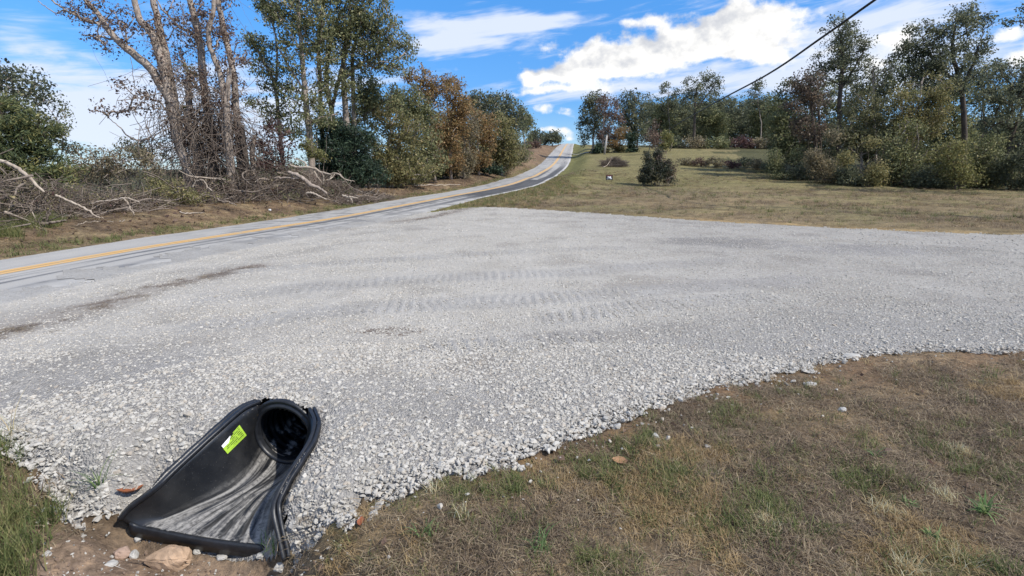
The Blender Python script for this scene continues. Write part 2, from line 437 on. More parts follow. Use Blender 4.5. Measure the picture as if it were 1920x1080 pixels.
def fbm(x, y, o=4, s=0):
    r = 0; a = .5; tot = 0
    for i in range(o):
        r = r + a * vnoise(x * 2 ** i + 17.3 * i, y * 2 ** i - 9.1 * i, s + i); tot += a; a *= .55
    return r / tot


def P(px, py, Y):
    r = ray(px, py); return np.array([0, 0, CH]) + r * (Y / r[1])


def Gz(px, py, z):
    r = ray(px, py); return np.array([0, 0, CH]) + r * ((z - CH) / r[2])


def sstep(x, a, b):
    q = np.clip((x - a) / (b - a), 0, 1); return q * q * (3 - 2 * q)


# ------------------------------------------------------------------ lie of the land
road_ctrl = [(-14., -60, -.8, 2.2, 2.3), (-11.2, -15, -.3, 2.2, 2.3), (-10.2, 0, -.2, 2.1, 2.3), (-9.85, 5, -.2, 2.0, 2.3), (-9.47, 9.69, -.2, 1.9, 2.3), (-9.1, 13.2, -.2, 2.0, 2.4),
             (-8.27, 17.2, -.2, 2.3, 2.5)]
for px, py, Y, a, b in [(640, 409, 23, 2.5, 2.6), (770, 384, 29, 2.5, 2.5), (855, 367.5, 35, 2.4, 2.3), (915, 356.5, 39.5, 2.3, 2.3), (960, 346, 45, 2.3, 2.3),
                        (987, 336, 53, 2.25, 2.3), (1010, 327, 63, 2.2, 2.3), (1042, 304, 90, 2.2, 2.3), (1060, 275, 150, 2.2, 2.2), (1066, 270, 226, 2.2, 2.2)]:
    road_ctrl.append((*P(px, py, Y), a, b))
road_ctrl += [(29, 280, 13.2, 2.2, 2.2), (38, 380, 6, 2.2, 2.2), (50, 520, -4, 2.2, 2.2)]
RC = spline(np.array(road_ctrl), 900)
RT = np.gradient(RC[:, :2], axis=0); RT /= np.linalg.norm(RT, axis=1, keepdims=True)
RN = np.stack([RT[:, 1], -RT[:, 0]], 1)            # points right
RS = np.concatenate([[0], np.cumsum(np.linalg.norm(np.diff(RC[:, :2], axis=0), axis=1))])

far_ctrl = [(0, 0, 0), (3, 3, 0), (0, 8, 0), (-5, 6, -.08), (6, 6, 0), (0, 14, 0), (8, 12, 0), (-4, 18, -.05), (-2, 26, .05), (15, 14, 0), (-5, 0, -.15), (5, -8, 0), (30, -10, 0), (30, 14, 0),
            (60, 20, .6), (60, -30, 0), (0, -60, -1), (-14.5, 13.8, .15), (-13.6, 22.5, .3), (-11, 30, .35), (-10, 41, .75), (-16, 24, .25), (-18, 10, .1), (-20, 0, 0),
            (-32, 30, -.6), (-30, 12, -.8), (-45, 40, -3.5), (-80, 50, -8), (-16, 60, 1.6), (-20, 90, 3), (-30, 60, 0), (-60, 150, 1), (-20, 150, 8), (-200, 100, -18), (-300, 300, -25), (-25, 226, 11),
            (40, 150, 9), (80, 150, 8), (100, 80, 4), (80, 230, 11), (200, 200, 9), (30, 320, 10), (60, 520, -6), (-100, 520, -16), (160, 520, -6), (300, 50, 2), (500, 500, -12), (-500, 0, -28), (0, -500, -20), (500, -400, -20), (-500, -400, -30), (-500, 600, -32), (0, 1200, -30), (1200, 200, -20)]
for px, py, Y in [(1142, 341, 50), (1235, 348, 48), (1920, 360, 40), (2150, 362, 40), (1560, 350, 44), (1440, 326, 57), (1300, 313, 64), (1280, 286, 88), (1100, 291, 92), (1160, 281, 105),
                  (1480, 303, 75), (1700, 355, 42), (1000, 276, 125), (960, 305, 75), (1300, 370, 31), (1700, 395, 24), (1110, 330, 52), (1380, 280, 100), (1450, 280, 100)]:
    far_ctrl.append(tuple(P(px, py, Y)))
FC = np.array(far_ctrl, float)


class RBF:
    def __init__(self, C, c0, lam=0.0):
        self.C = C; self.c = c0; n = len(C)
        D = np.sqrt(((C[:, None, :2] - C[None, :, :2]) ** 2).sum(2) + c0 * c0) - lam * np.eye(n)
        A = np.zeros((n + 3, n + 3)); A[:n, :n] = D; A[:n, n] = 1; A[:n, n + 1:] = C[:, :2]; A[n:, :n] = A[:n, n:].T
        self.w = np.linalg.solve(A, np.concatenate([C[:, 2], [0, 0, 0]]))
    def __call__(self, x, y):
        out = np.empty(len(x)); n = len(self.C)
        for i in range(0, len(x), 40000):
            X = x[i:i + 40000]; Y = y[i:i + 40000]
            D = np.sqrt((X[:, None] - self.C[None, :, 0]) ** 2 + (Y[:, None] - self.C[None, :, 1]) ** 2 + self.c ** 2)
            out[i:i + 40000] = D @ self.w[:n] + self.w[n] + self.w[n + 1] * X + self.w[n + 2] * Y
        return out


Hfar = RBF(FC, 2.0)

# culvert end: rim lines traced as points in space
L_RIM = [(487, 753, .03), (455, 768, .03), (403, 813, -.03), (333, 877, -.14), (293, 915, -.21), (247, 950, -.31), (224, 974, -.38)]
R_RIM = [(580, 767, .03), (589, 792, .02), (580, 827, -.03), (547, 880, -.10), (520, 927, -.17), (512, 960, -.22), (521, 1003, -.32), (532, 1052, -.44)]
LR = np.array([Gz(*q) for q in L_RIM]); RR = np.array([Gz(*q) for q in R_RIM])
loc_ctrl = [(*(q[:2] + [-.05, .01]), q[2] - (.035 if k_ < 5 else .09)) for k_, q in enumerate(LR)] + [(*(q[:2] + [.05, -.01]), q[2] - .045) for q in RR]
loc_ctrl += [(*(q[:2] + [-.40, .12]), q[2] * .80 + .0) for q in LR[1:]] + [(*(q[:2] + [.40, .05]), q[2] * .55) for q in RR[1:]]
for px, py, z in [(530, 748, .045), (560, 752, .045), (500, 745, .045), (470, 735, .055), (620, 755, .04), (530, 700, .05), (300, 985, -.53), (380, 1000, -.53), (470, 1012, -.53), (235, 1003, -.49), (300, 1030, -.53), (380, 1050, -.54), (470, 1068, -.54), (525, 1075, -.52), (250, 1075, -.50), (150, 1015, -.36), (110, 1060, -.38), (60, 930, -.22), (20, 860, -.12), (0, 1060, -.33),
                  (600, 1060, -.22), (700, 1060, -.10), (420, 1150, -.5), (200, 1200, -.42), (0, 750, -.06), (150, 850, -.08), (560, 1150, -.38), (400, 1300, -.5), (400, 1600, -.48), (640, 960, -.08)]:
    loc_ctrl.append(tuple(Gz(px, py, z)))
loc_ctrl += [(x, y, 0.0) for x, y in [(-1, 5), (-2.5, 5), (-4, 4), (-4.5, 2.6), (.0, 3.4), (.5, 2.2), (-.2, 1.2), (-4, 1), (-.3, 2.4), (0, 0)]] + [(-2, .6, -.42), (-1.2, .9, -.36)]
loc_ctrl += [(*(LR[-1, :2] + [.10, .0]), -.56), (*(LR[-1, :2] + [.06, .07]), -.54), (*(LR[-2, :2] + [.10, -.02]), -.54), (*(LR[-3, :2] + [.12, -.04]), -.5), (*(RR[-1, :2] + [-.08, .05]), -.55), (*Gz(300, 950, -.36)[:2], -.56), (*Gz(285, 962, -.40)[:2], -.57), (*Gz(330, 930, -.34)[:2], -.54)]
LC = np.array(loc_ctrl, float)
LC[:, 2] -= Hfar(LC[:, 0], LC[:, 1])
Hloc = RBF(LC, .06, .015)


def road_near(x, y):
    dist = np.empty(len(x)); idx = np.empty(len(x), int)
    S = RC[::3, :2]
    for i in range(0, len(x), 30000):
        D = (x[i:i + 30000, None] - S[None, :, 0]) ** 2 + (y[i:i + 30000, None] - S[None, :, 1]) ** 2
        j = D.argmin(1); idx[i:i + 30000] = j * 3; dist[i:i + 30000] = np.sqrt(D[np.arange(len(j)), j])
    off = ((np.stack([x, y], 1) - RC[idx, :2]) * RN[idx]).sum(1)
    al = ((np.stack([x, y], 1) - RC[idx, :2]) * RT[idx]).sum(1)
    return off, al, idx, dist


def H(x, y, full=False):
    x = np.atleast_1d(np.asarray(x, float)); y = np.atleast_1d(np.asarray(y, float))
    z = Hfar(x, y)
    r = np.hypot(x + 1.8, y - 3.0)
    near = r < 6
    if near.any():
        z[near] += Hloc(x[near], y[near]) * (1 - sstep(r[near], 2.2, 4.2))
    off, al, idx, dist = road_near(x, y)
    rz = RC[idx, 2] + al * np.gradient(RC[:, 2], RS)[idx]
    half = np.where(off < 0, RC[idx, 3], RC[idx, 4])
    w = 1 - sstep(np.maximum(np.abs(off), dist * .98) - half, .2, 3.2)
    z = z * (1 - w) + rz * w
    if full: return z, off, idx, dist, half
    return z


def gp(px, py, tmax=400.):
    """the ground point a sight line meets"""
    r = ray(px, py); tt = np.geomspace(1.2, tmax, 700)
    q = np.array([0, 0, CH]) + r[None] * tt[:, None]
    below = q[:, 2] < H(q[:, 0], q[:, 1])
    i = int(np.argmax(below)) if below.any() else len(tt) - 1
    a, b = tt[max(i - 1, 0)], tt[i]
    for _ in range(18):
        m_ = .5 * (a + b); w = np.array([0, 0, CH]) + r * m_
        if w[2] < H(w[0], w[1])[0]: b = m_
        else: a = m_
    w = np.array([0, 0, CH]) + r * b; w[2] = H(w[0], w[1])[0]
    return w


def gz(x, y): return float(H(x, y)[0])


def in_poly(x, y, Pg):
    ins = np.zeros(len(x), bool); n = len(Pg)
    for i in range(n):
        x0, y0 = Pg[i]; x1, y1 = Pg[(i + 1) % n]
        c_ = ((y0 > y) != (y1 > y)) & (x < (x1 - x0) * (y - y0) / (y1 - y0 + 1e-12) + x0)
        ins ^= c_
    return ins


def poly_dist(x, y, Pl):
    """distance to an open polyline"""
    best = np.full(len(x), 1e9)
    for i in range(len(Pl) - 1):
        a = np.asarray(Pl[i][:2]); b = np.asarray(Pl[i + 1][:2]); ab = b - a
        tt = np.clip(((x - a[0]) * ab[0] + (y - a[1]) * ab[1]) / (ab @ ab + 1e-12), 0, 1)
        best = np.minimum(best, np.hypot(x - a[0] - ab[0] * tt, y - a[1] - ab[1] * tt))
    return best


# gravel outline on the ground
near_px = [(0, 838), (45, 880), (75, 930), (120, 965), (170, 985), None, (560, 1045), (640, 990), (700, 950), (770, 925), (830, 905), (900, 893), (960, 880),
           (1030, 848), (1080, 842), (1130, 800), (1190, 785), (1300, 752), (1370, 722), (1450, 715), (1535, 692), (1600, 676), (1700, 668), (1760, 664), (1850, 666), (1920, 664)]
far_px = [(1920, 441), (1800, 438), (1700, 434), (1600, 429), (1500, 424), (1400, 419), (1300, 413), (1200, 406), (1090, 398), (1000, 392), (900, 388.5), (880, 389)]
near_w = []
for q in near_px:
    if q is None: near_w += [LR[-1, :2] + [-.09, -.02], LR[-1, :2], LR[-1, :2] * .5 + RR[-1, :2] * .5, RR[-1, :2], RR[-1, :2] + [.07, -.03]]
    else: near_w.append(gp(*q)[:2])
far_w = [gp(*q)[:2] for q in far_px]
jj = [i for i in range(len(RC)) if 2.0 < RC[i, 1] < 26]
road_side = [RC[i, :2] + RN[i] * (RC[i, 4] - .1) for i in jj[::-1]][::6]
GPOLY = [np.array((-5.2, 2.7)), np.array((-7.4, 2.0))][::-1] + near_w + [np.array((9.5, 5.0)), np.array((22, 6.0)), np.array((24, 15.))] + far_w + road_side
GPOLY = np.array(GPOLY)
NEAR_EDGE = np.array([(-7.4, 2.0), (-5.2, 2.7)] + [tuple(q) for q in near_w] + [(9.5, 5.0), (22, 6.0)])
FAR_EDGE = np.array([(24, 15.)] + [tuple(q) for q in far_w])
FESP = np.concatenate([[LR[0, :2] + [.02, .032]], LR[:-1, :2] + [.004, 0], [LR[-1, :2] + [.03, .05]], [RR[-1, :2] + [-.01, .13]], RR[-2::-1, :2], [RR[0, :2] + [-.02, .032]]])
FESFULL = np.concatenate([LR[:, :2], RR[::-1, :2]])

# ------------------------------------------------------------------ ground sheet (rings round the camera) and gravel sheet
rr = [.35, .8, 1.2, 1.5]
while rr[-1] < 4.6: rr.append(rr[-1] * 1.0065)
while rr[-1] < 42: rr.append(rr[-1] * 1.013)
while rr[-1] < 5000: rr.append(rr[-1] * 1.035)
rr = np.array(rr)
azs = np.concatenate([np.radians(np.arange(-50, 50.01, .22)), np.radians(np.arange(54, 309, 4.0))])
NR, NA = len(rr), len(azs)
GX = (rr[:, None] * np.sin(azs)[None]).ravel(); GY = (rr[:, None] * np.cos(azs)[None]).ravel()
HZ, OFF, RIDX, RDIST, RHALF = H(GX, GY, True)
jx = GX + (fbm(GX * 5, GY * 5, 3, 3) - .5) * .28; jy = GY + (fbm(GX * 5, GY * 5, 3, 9) - .5) * .28
FRONT = np.array([LR[-1, :2] + [-.02, .02], RR[-1, :2] + [.03, .02], RR[-1, :2] + [.03, -.6], LR[-1, :2] + [-.02, -.6]])
isg = in_poly(jx, jy, GPOLY) & ~in_poly(GX, GY, FRONT)
spill = (OFF > 1.55 + (fbm(GX * .9, GY * .9, 4, 91) - .5) * 3.2 + (fbm(GX * 6, GY * 6, 2, 92) - .5) * .8) & (OFF > .6) & (OFF < RHALF + .4) & (GY > 2.2) & (GY < 25) & (RDIST < RHALF + 1)
isg = isg | spill
onroad = (np.abs(OFF) < RHALF) & (RDIST < RHALF + 1)
ii, kk = np.meshgrid(np.arange(NR - 1), np.arange(NA), indexing='ij'); k2 = (kk + 1) % NA
Q = np.stack([ii * NA + kk, ii * NA + k2, (ii + 1) * NA + k2, (ii + 1) * NA + kk], -1).reshape(-1, 4)[:, ::-1]
fcx, fcy = GX[Q].mean(1), GY[Q].mean(1)
hole = in_poly(fcx, fcy, FESP) & (np.hypot(fcx, fcy) < 6)
near_d = poly_dist(GX, GY, NEAR_EDGE); far_d = poly_dist(GX, GY, FAR_EDGE)


def mixc(a, b, w):
    w = np.clip(w, 0, 1)[:, None]; return a * (1 - w) + np.asarray(b)[None] * w


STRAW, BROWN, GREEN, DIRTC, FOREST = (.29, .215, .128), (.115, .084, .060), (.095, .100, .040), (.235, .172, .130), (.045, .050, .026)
R0 = np.hypot(GX, GY)
soil = np.tile(np.array([[.19, .146, .095]]), (len(GX), 1))
f1 = fbm(GX * .9, GY * .9, 4, 1); f2 = fbm(GX * .25, GY * .25, 4, 5); f3 = fbm(GX * 2.6, GY * 2.6, 4, 11)
# foreground grass: brown thatch, straw and green patches
soil = mixc(soil, BROWN, sstep(R0, 9, 4) * .75)
soil = mixc(soil, STRAW, sstep(f1, .52, .68) * sstep(R0, 30, 3) * .6)
soil = mixc(soil, (.085, .088, .040), sstep(f3, .48, .64) * sstep(R0, 5, 2.5) * .7)
mnd = gp(1030, 350); soil = mixc(soil, (.13, .075, .05), 1 - sstep(np.hypot((GX - mnd[0]) / 1.6, (GY - mnd[1]) / 3.5) + (f1 - .5), .4, 1.0))
soil = mixc(soil, (.235, .175, .118), sstep(GX, 1.2, 3.2) * sstep(R0, 11, 7) * sstep(R0, 3.2, 4.4) * (.35 + .65 * sstep(f1, .35, .6)) * .75)
# mown field
fld = sstep(R0, 9, 14) * (GX > -6)
soil = mixc(soil, (.20, .160, .098), fld * .75)
soil = mixc(soil, (.185, .162, .088), sstep(f2, .40, .62) * fld * .8)
soil = mixc(soil, (.165, .152, .075), sstep(GY, 34, 50) * sstep(GX, 60, 25) * sstep(GX, -6, 4) * .8)
soil = mixc(soil, (.34, .25, .135), (1 - sstep(far_d, .2, 1.2)) * sstep(GX, 3, 8) * sstep(f3, .35, .6) * .8 * (~isg))
soil = mixc(soil, (.17, .105, .065), (1 - sstep(near_d, .1, .75)) * (GX > -.2) * .6 * sstep(f3, .35, .6))
# ditch mud by the culvert
mud = (1 - sstep(np.hypot((GX + 1.9) / .95, (GY - 2.2) / .75), .6, 1.15))
soil = mixc(soil, DIRTC, mud * .95)
# verge and bank left of the road, wood floor
lv = (OFF < 0) & (GY > -30)
dl = -OFF - RHALF
soil = mixc(soil, (.165, .118, .080), lv * sstep(dl, .0, .8) * sstep(R0, 400, 200))
soil = mixc(soil, (.25, .195, .125), lv * sstep(fbm(GX * 1.7, GY * 1.7, 4, 51), .50, .62) * .75)
soil = mixc(soil, (.080, .060, .045), lv * sstep(fbm(GX * 1.3, GY * 1.3, 4, 57), .52, .66) * .75)
soil = mixc(soil, (.13, .115, .055), lv * sstep(f1, .45, .6) * (1 - sstep(dl, .3, 1.6)) * .8)
soil = mixc(soil, (.115, .088, .062), lv * sstep(dl, 3.2, 6.5))
soil = mixc(soil, (.175, .12, .085), lv * sstep(GY, 60, 100) * (1 - sstep(dl, 7, 10)) * .7)
rv = (OFF > 0) & (GY > 24)
drt = OFF - RHALF
soil = mixc(soil, (.150, .150, .060), rv * (1 - sstep(drt, 1.8, 4.2)) * .8)
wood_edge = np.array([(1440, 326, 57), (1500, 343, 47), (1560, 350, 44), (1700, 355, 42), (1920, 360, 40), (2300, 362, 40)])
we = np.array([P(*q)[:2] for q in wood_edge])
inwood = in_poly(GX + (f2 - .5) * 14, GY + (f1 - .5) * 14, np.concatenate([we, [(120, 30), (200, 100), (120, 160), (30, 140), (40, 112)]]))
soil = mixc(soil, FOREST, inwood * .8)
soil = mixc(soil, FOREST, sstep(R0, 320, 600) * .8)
hump = (fbm(GX * 3.2, GY * 3.2, 3, 21) - .5) * .05 * sstep(R0, 60, 30) + (fbm(GX * .4, GY * .4, 3, 4) - .5) * .25 * sstep(R0, 14, 30) * sstep(np.abs(OFF) - RHALF, 1, 5)
gin = isg.astype(float)
rin = (np.abs(OFF) < RHALF - .15) & (RDIST < RHALF + 2)
er = isg.reshape(NR, NA).copy()
for _ in range(2):
    e2 = er.copy(); e2[1:] &= er[:-1]; e2[:-1] &= er[1:]; e2 &= np.roll(er, 1, 1) & np.roll(er, -1, 1); er = e2
er = er.ravel().astype(float)
TZ = HZ + hump * (1 - gin) - .06 * er - .12 * rin
hills = sstep(GY, 900, 1900) * sstep(-GX, -200, 600) * 55 * (.6 + .5 * fbm(GX * .002, GY * .002, 3, 8)) + sstep(R0, 1200, 2400) * 22 * (.4 + fbm(GX * .0016, GY * .0016, 3, 2))
TZ = TZ + hills * (R0 > 800)
keep = ~hole
TV = np.stack([GX, GY, TZ], 1)
center = len(TV); TV = np.concatenate([TV, [[0, 0, gz(0, 0)]]]); soil_t = np.concatenate([soil, soil[:1]])
fan = np.stack([np.full(NA, center), (np.arange(NA) + 1) % NA, np.arange(NA)], 1)
me = mesh_np('ground', TV, [Q[keep], fan], GROUND, {'soil': ('FLOAT_COLOR', 'POINT', np.concatenate([soil_t, np.ones((len(TV), 1))], 1))}, smooth=True)
obj('ground', me, kind='structure')

# gravel sheet
gq = Q[isg[Q].all(1) & keep & (R0[Q].max(1) < 60)]
gs = np.tile(np.array([[.515, .482, .425]]), (len(GX), 1))
gs = mixc(gs, (.34, .31, .27), sstep(f1, .55, .75) * .5)
strip = np.array([gp(*q)[:2] for q in [(-300, 720), (0, 628), (100, 600), (200, 572), (270, 547), (330, 533), (400, 520), (470, 503)]])
strip2 = np.array([gp(*q)[:2] for q in [(760, 415), (800, 410), (840, 400), (893, 386)]])
STRIPS = (strip, strip2)
ds = np.minimum(poly_dist(GX, GY, strip), poly_dist(GX, GY, strip2) * .8)
fs_ = fbm(GX * 3.5, GY * 3.5, 4, 31)
gs = mixc(gs, (.30, .26, .22), (1 - sstep(ds, .15, .75)) * .55)
dirt_ = (1 - sstep(ds, .05, .75)) * (.32 + .40 * sstep(fs_, .34, .60))
for (px, py, rx, ry, col, w) in [(900, 690, 110, 30, (.24, .20, .16), .7), (1080, 635, 150, 16, (.28, .24, .20), .6), (560, 705, 60, 14, (.25, .21, .17), .6),
                                 (690, 700, 90, 20, (.27, .24, .20), .6), (1350, 455, 160, 12, (.26, .25, .24), .7), (1620, 470, 200, 12, (.33, .32, .32), .6), (300, 700, 140, 40, (.44, .42, .39), .7), (270, 800, 90, 60, (.42, .39, .35), .8)]:
    c0 = gp(px, py); cx = gp(px + rx, py); cy = gp(px, py - ry); cz = gp(px, py + ry)
    ax = np.hypot(*(cx - c0)[:2]); ay = max((np.hypot(*(cy - c0)[:2]) + np.hypot(*(cz - c0)[:2])) / 2, .1)
    q = np.hypot((GX - c0[0]) / ax, (GY - c0[1]) / ay) + (fs_ - .5) * 1.1
    gs = mixc(gs, col, (1 - sstep(q, .35, 1.05)) * w)
c0 = gp(735, 622); dirt_ = np.maximum(dirt_, .68 * (1 - sstep(np.hypot((GX - c0[0]) / .62, (GY - c0[1]) / .36) + (fs_ - .5) * .9, .1, 1.1)))
c0 = gp(500, 880); edge_d = np.minimum(near_d, 9)
coarse = np.clip(1 - sstep(near_d, .8, 2.6) + sstep(GX, 1.0, 5) * .7 + .25 * sstep(f1, .5, .65), 0, 1)
# excavator track lanes run across the apron
gs = mixc(gs, (.40, .382, .352), coarse * (1 - sstep(near_d, .6, 2.2)) * .8)
trk = np.zeros(len(GX))
for pts, wd_ in [([(430, 512), (560, 500), (700, 490), (880, 478), (1150, 466)], .38), ([(400, 560), (560, 543), (720, 530), (900, 520), (1100, 510), (1350, 490)], .44), ([(400, 612), (600, 587), (760, 575), (950, 566), (1150, 553), (1500, 525)], .44),
                 ([(820, 655), (960, 648), (1100, 632)], .30), ([(1040, 600), (1200, 575), (1420, 560)], .35)]:
    pl = [gp(*q)[:2] for q in pts]
    trk = np.maximum(trk, 1 - sstep(poly_dist(GX, GY, pl), wd_ * .55, wd_))
TRK = trk
gs = mixc(gs, (.40, .385, .36), trk * .6)
cle_ = np.sin((GX + .12 * GY + (vnoise(GX * 2.2, GY * 2.2, 6) - .5) * .16) * 2 * math.pi / .125) * trk * sstep(fbm(GX * 1.6, GY * 1.6, 3, 19), .28, .50)
gzv = HZ + .018 + 0.0085 * cle_ - .03 * (1 - sstep(near_d, .0, .22)) + (fbm(GX * 1.6, GY * 1.6, 3, 14) - .5) * .03
inr = (OFF > -1) & (OFF < RHALF + .05) & (RDIST < RHALF + 1)
gzv = np.where(inr, np.maximum(gzv, HZ + .026 + .03 * (1 - np.abs(OFF) / RHALF)), gzv)
gs = mixc(gs, (.40, .386, .36), inr * .85)
gv, inv = np.unique(gq, return_inverse=True)
me = mesh_np('gravel_driveway', np.stack([GX, GY, gzv], 1)[gv], inv.reshape(-1, 4), GRAVEL,
             {'soil': ('FLOAT_COLOR', 'POINT', np.concatenate([gs, np.ones((len(gs), 1))], 1)[gv]), 'track': ('FLOAT', 'POINT', trk[gv]), 'dirt': ('FLOAT', 'POINT', dirt_[gv]), 'coarse': ('FLOAT', 'POINT', coarse[gv])}, smooth=True)
obj('gravel_driveway', me, kind='structure')

# ------------------------------------------------------------------ road
crs = np.linspace(-1, 1, 15)
sel = np.arange(0, len(RC))
rv_ = []; ruv = []
for i in sel:
    for q in crs:
        o_ = q * (RC[i, 3] if q < 0 else RC[i, 4])
        o_ += (vnoise(np.array([RS[i] * .9]), np.array([q]), 41)[0] - .5) * .22 * (abs(q) > .99)
        p2 = RC[i, :2] + RN[i] * o_
        rv_.append((p2[0], p2[1], RC[i, 2] + .018 + .03 * (1 - abs(q)) - .02 * (abs(q) > .99))); ruv.append((o_, RS[i]))
nc = len(crs); a, b = np.meshgrid(np.arange(len(sel) - 1), np.arange(nc - 1), indexing='ij')
rq = np.stack([a * nc + b, a * nc + b + 1, (a + 1) * nc + b + 1, (a + 1) * nc + b], -1).reshape(-1, 4)


def s_at_px(px, py):
    w = gp(px, py); o_, al, ix, dd = road_near(np.array([w[0]]), np.array([w[1]])); return RS[ix[0]] + al[0], o_[0]


t, band, along, str1, c, grain, u, v = RMASK
sA, _ = s_at_px(880, 368); sB, _ = s_at_px(1000, 338); sC, _ = s_at_px(1050, 320); s0_, _ = s_at_px(60, 530); sE, _ = s_at_px(560, 430)
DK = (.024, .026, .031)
edge_n = t.m('MULTIPLY', t.m('SUBTRACT', str1, .5), 5.0)
vv = t.m('ADD', v, edge_n)
wheel = t.m('ADD', band(.42, .66, .07), t.m('ADD', band(.85, .98, .06), band(1.40, 1.75, .12)))
wheelL = t.m('ADD', band(-.55, -.30, .12), band(-1.75, -1.35, .2))
c = t.mix(t.m('MULTIPLY', t.m('MULTIPLY', wheelL, t.step(str1, .38, .62)), .30), c, (.16, .165, .17))
c = t.mix(t.m('MULTIPLY', t.m('MULTIPLY', wheel, t.step(str1, .36, .58)), t.m('MULTIPLY', along(-200, sA, 3, 4), 1.0)), c, (.12, .123, .13))
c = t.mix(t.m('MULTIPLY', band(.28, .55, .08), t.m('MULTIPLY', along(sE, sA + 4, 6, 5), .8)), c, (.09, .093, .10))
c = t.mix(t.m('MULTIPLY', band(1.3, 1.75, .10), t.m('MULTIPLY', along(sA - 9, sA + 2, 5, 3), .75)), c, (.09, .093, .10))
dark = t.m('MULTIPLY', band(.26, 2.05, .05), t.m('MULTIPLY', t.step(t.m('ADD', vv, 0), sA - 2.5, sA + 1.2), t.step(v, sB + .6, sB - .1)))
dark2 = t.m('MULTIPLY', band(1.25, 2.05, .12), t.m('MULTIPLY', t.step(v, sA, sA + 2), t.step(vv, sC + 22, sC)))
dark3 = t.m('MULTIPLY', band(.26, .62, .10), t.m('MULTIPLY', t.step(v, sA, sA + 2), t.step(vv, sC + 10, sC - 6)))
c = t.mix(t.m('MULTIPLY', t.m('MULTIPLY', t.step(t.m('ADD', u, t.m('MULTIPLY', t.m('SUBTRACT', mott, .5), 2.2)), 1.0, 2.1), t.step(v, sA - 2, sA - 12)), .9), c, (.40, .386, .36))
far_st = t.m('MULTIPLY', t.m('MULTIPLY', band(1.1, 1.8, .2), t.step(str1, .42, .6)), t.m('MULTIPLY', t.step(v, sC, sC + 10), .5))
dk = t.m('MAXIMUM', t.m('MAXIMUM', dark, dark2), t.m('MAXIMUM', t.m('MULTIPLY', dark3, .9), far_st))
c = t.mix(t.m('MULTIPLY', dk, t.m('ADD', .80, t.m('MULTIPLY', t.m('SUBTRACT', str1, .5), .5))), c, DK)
shl = t.step(u, 2.02, 2.12)
c = t.mix(t.m('MULTIPLY', shl, t.step(v, sA - 6, sA + 2)), c, (.47, .455, .43))
crk = t.node('ShaderNodeTexVoronoi', {'Vector': t.vm('ADD', p, t.vm('SCALE', t.noise(p, 1.5, 3, .6, col=True), s=.8)), 'Scale': .55}, feature='DISTANCE_TO_EDGE').outputs['Distance']
c = t.mix(t.m('MULTIPLY', t.step(crk, .012, .004), t.m('MULTIPLY', t.step(mott, .45, .6), .55)), c, (.10, .10, .10))
finish(t, c, t.m('SUBTRACT', .92, t.m('MULTIPLY', dk, .15)), grain, .5, .012, .15)
obj('road', mesh_np('road', rv_, rq, ROADM, uv=np.array(ruv), smooth=True), kind='structure')

YEL, t = new_mat('faded_yellow_paint')
p = t.node('ShaderNodeTexCoord').outputs['Object']
n = t.noise(p, 3.0, 6, .7); n2 = t.noise(p, 40, 3, .7)
c = t.mix(t.step(t.m('ADD', t.m('MULTIPLY', n, .6), t.m('MULTIPLY', n2, .4)), .48, .66), (.56, .345, .135), (.43, .37, .28))
finish(t, c, .8, n2, .2, .01, .25)
mv = []; mq = []
for (o0, o1) in [(-.20, -.012), (.012, .19)]:
    st_ = len(mv)
    for i in range(len(RC)):
        for o_ in (o0, o1):
            p2 = RC[i, :2] + RN[i] * o_; q = abs(o_) / 2.2
            mv.append((p2[0], p2[1], RC[i, 2] + .018 + .03 * (1 - q) + .006))
    mq += [(st_ + 2 * i, st_ + 2 * i + 1, st_ + 2 * i + 3, st_ + 2 * i + 2) for i in range(len(RC) - 1)]
obj('road_marking', mesh_np('road_marking', mv, np.array(mq), YEL), kind='structure')

# the far side lane that joins the road below the crest
lane_px = [(1070, 289), (1095, 288.6), (1120, 288.2)]
lw = [gp(1072, 289), gp(1092, 288.4), gp(1118, 287.8)]
lv_ = []
for q in spline(np.array(lw), 14):
    zq = gz(q[0], q[1]) + .12
    lv_ += [(q[0], q[1] - .9, gz(q[0], q[1] - .9) + .10), (q[0], q[1] + .9, gz(q[0], q[1] + .9) + .10)]
lq = np.array([(2 * i, 2 * i + 2, 2 * i + 3, 2 * i + 1) for i in range(13)])
PALEG = simple_mat('pale_gravel', (.46, .44, .41), .9, 4, .15)
obj('gravel_lane', mesh_np('gravel_lane', lv_, lq, PALEG), kind='structure')

# ------------------------------------------------------------------ scattering (stuff only)
def src_collection(name, meshes):
    c_ = bpy.data.collections.new(name)
    for i, me_ in enumerate(meshes):
        o_ = bpy.data.objects.new(f"{name}_{i:02d}", me_); c_.objects.link(o_)
    return c_


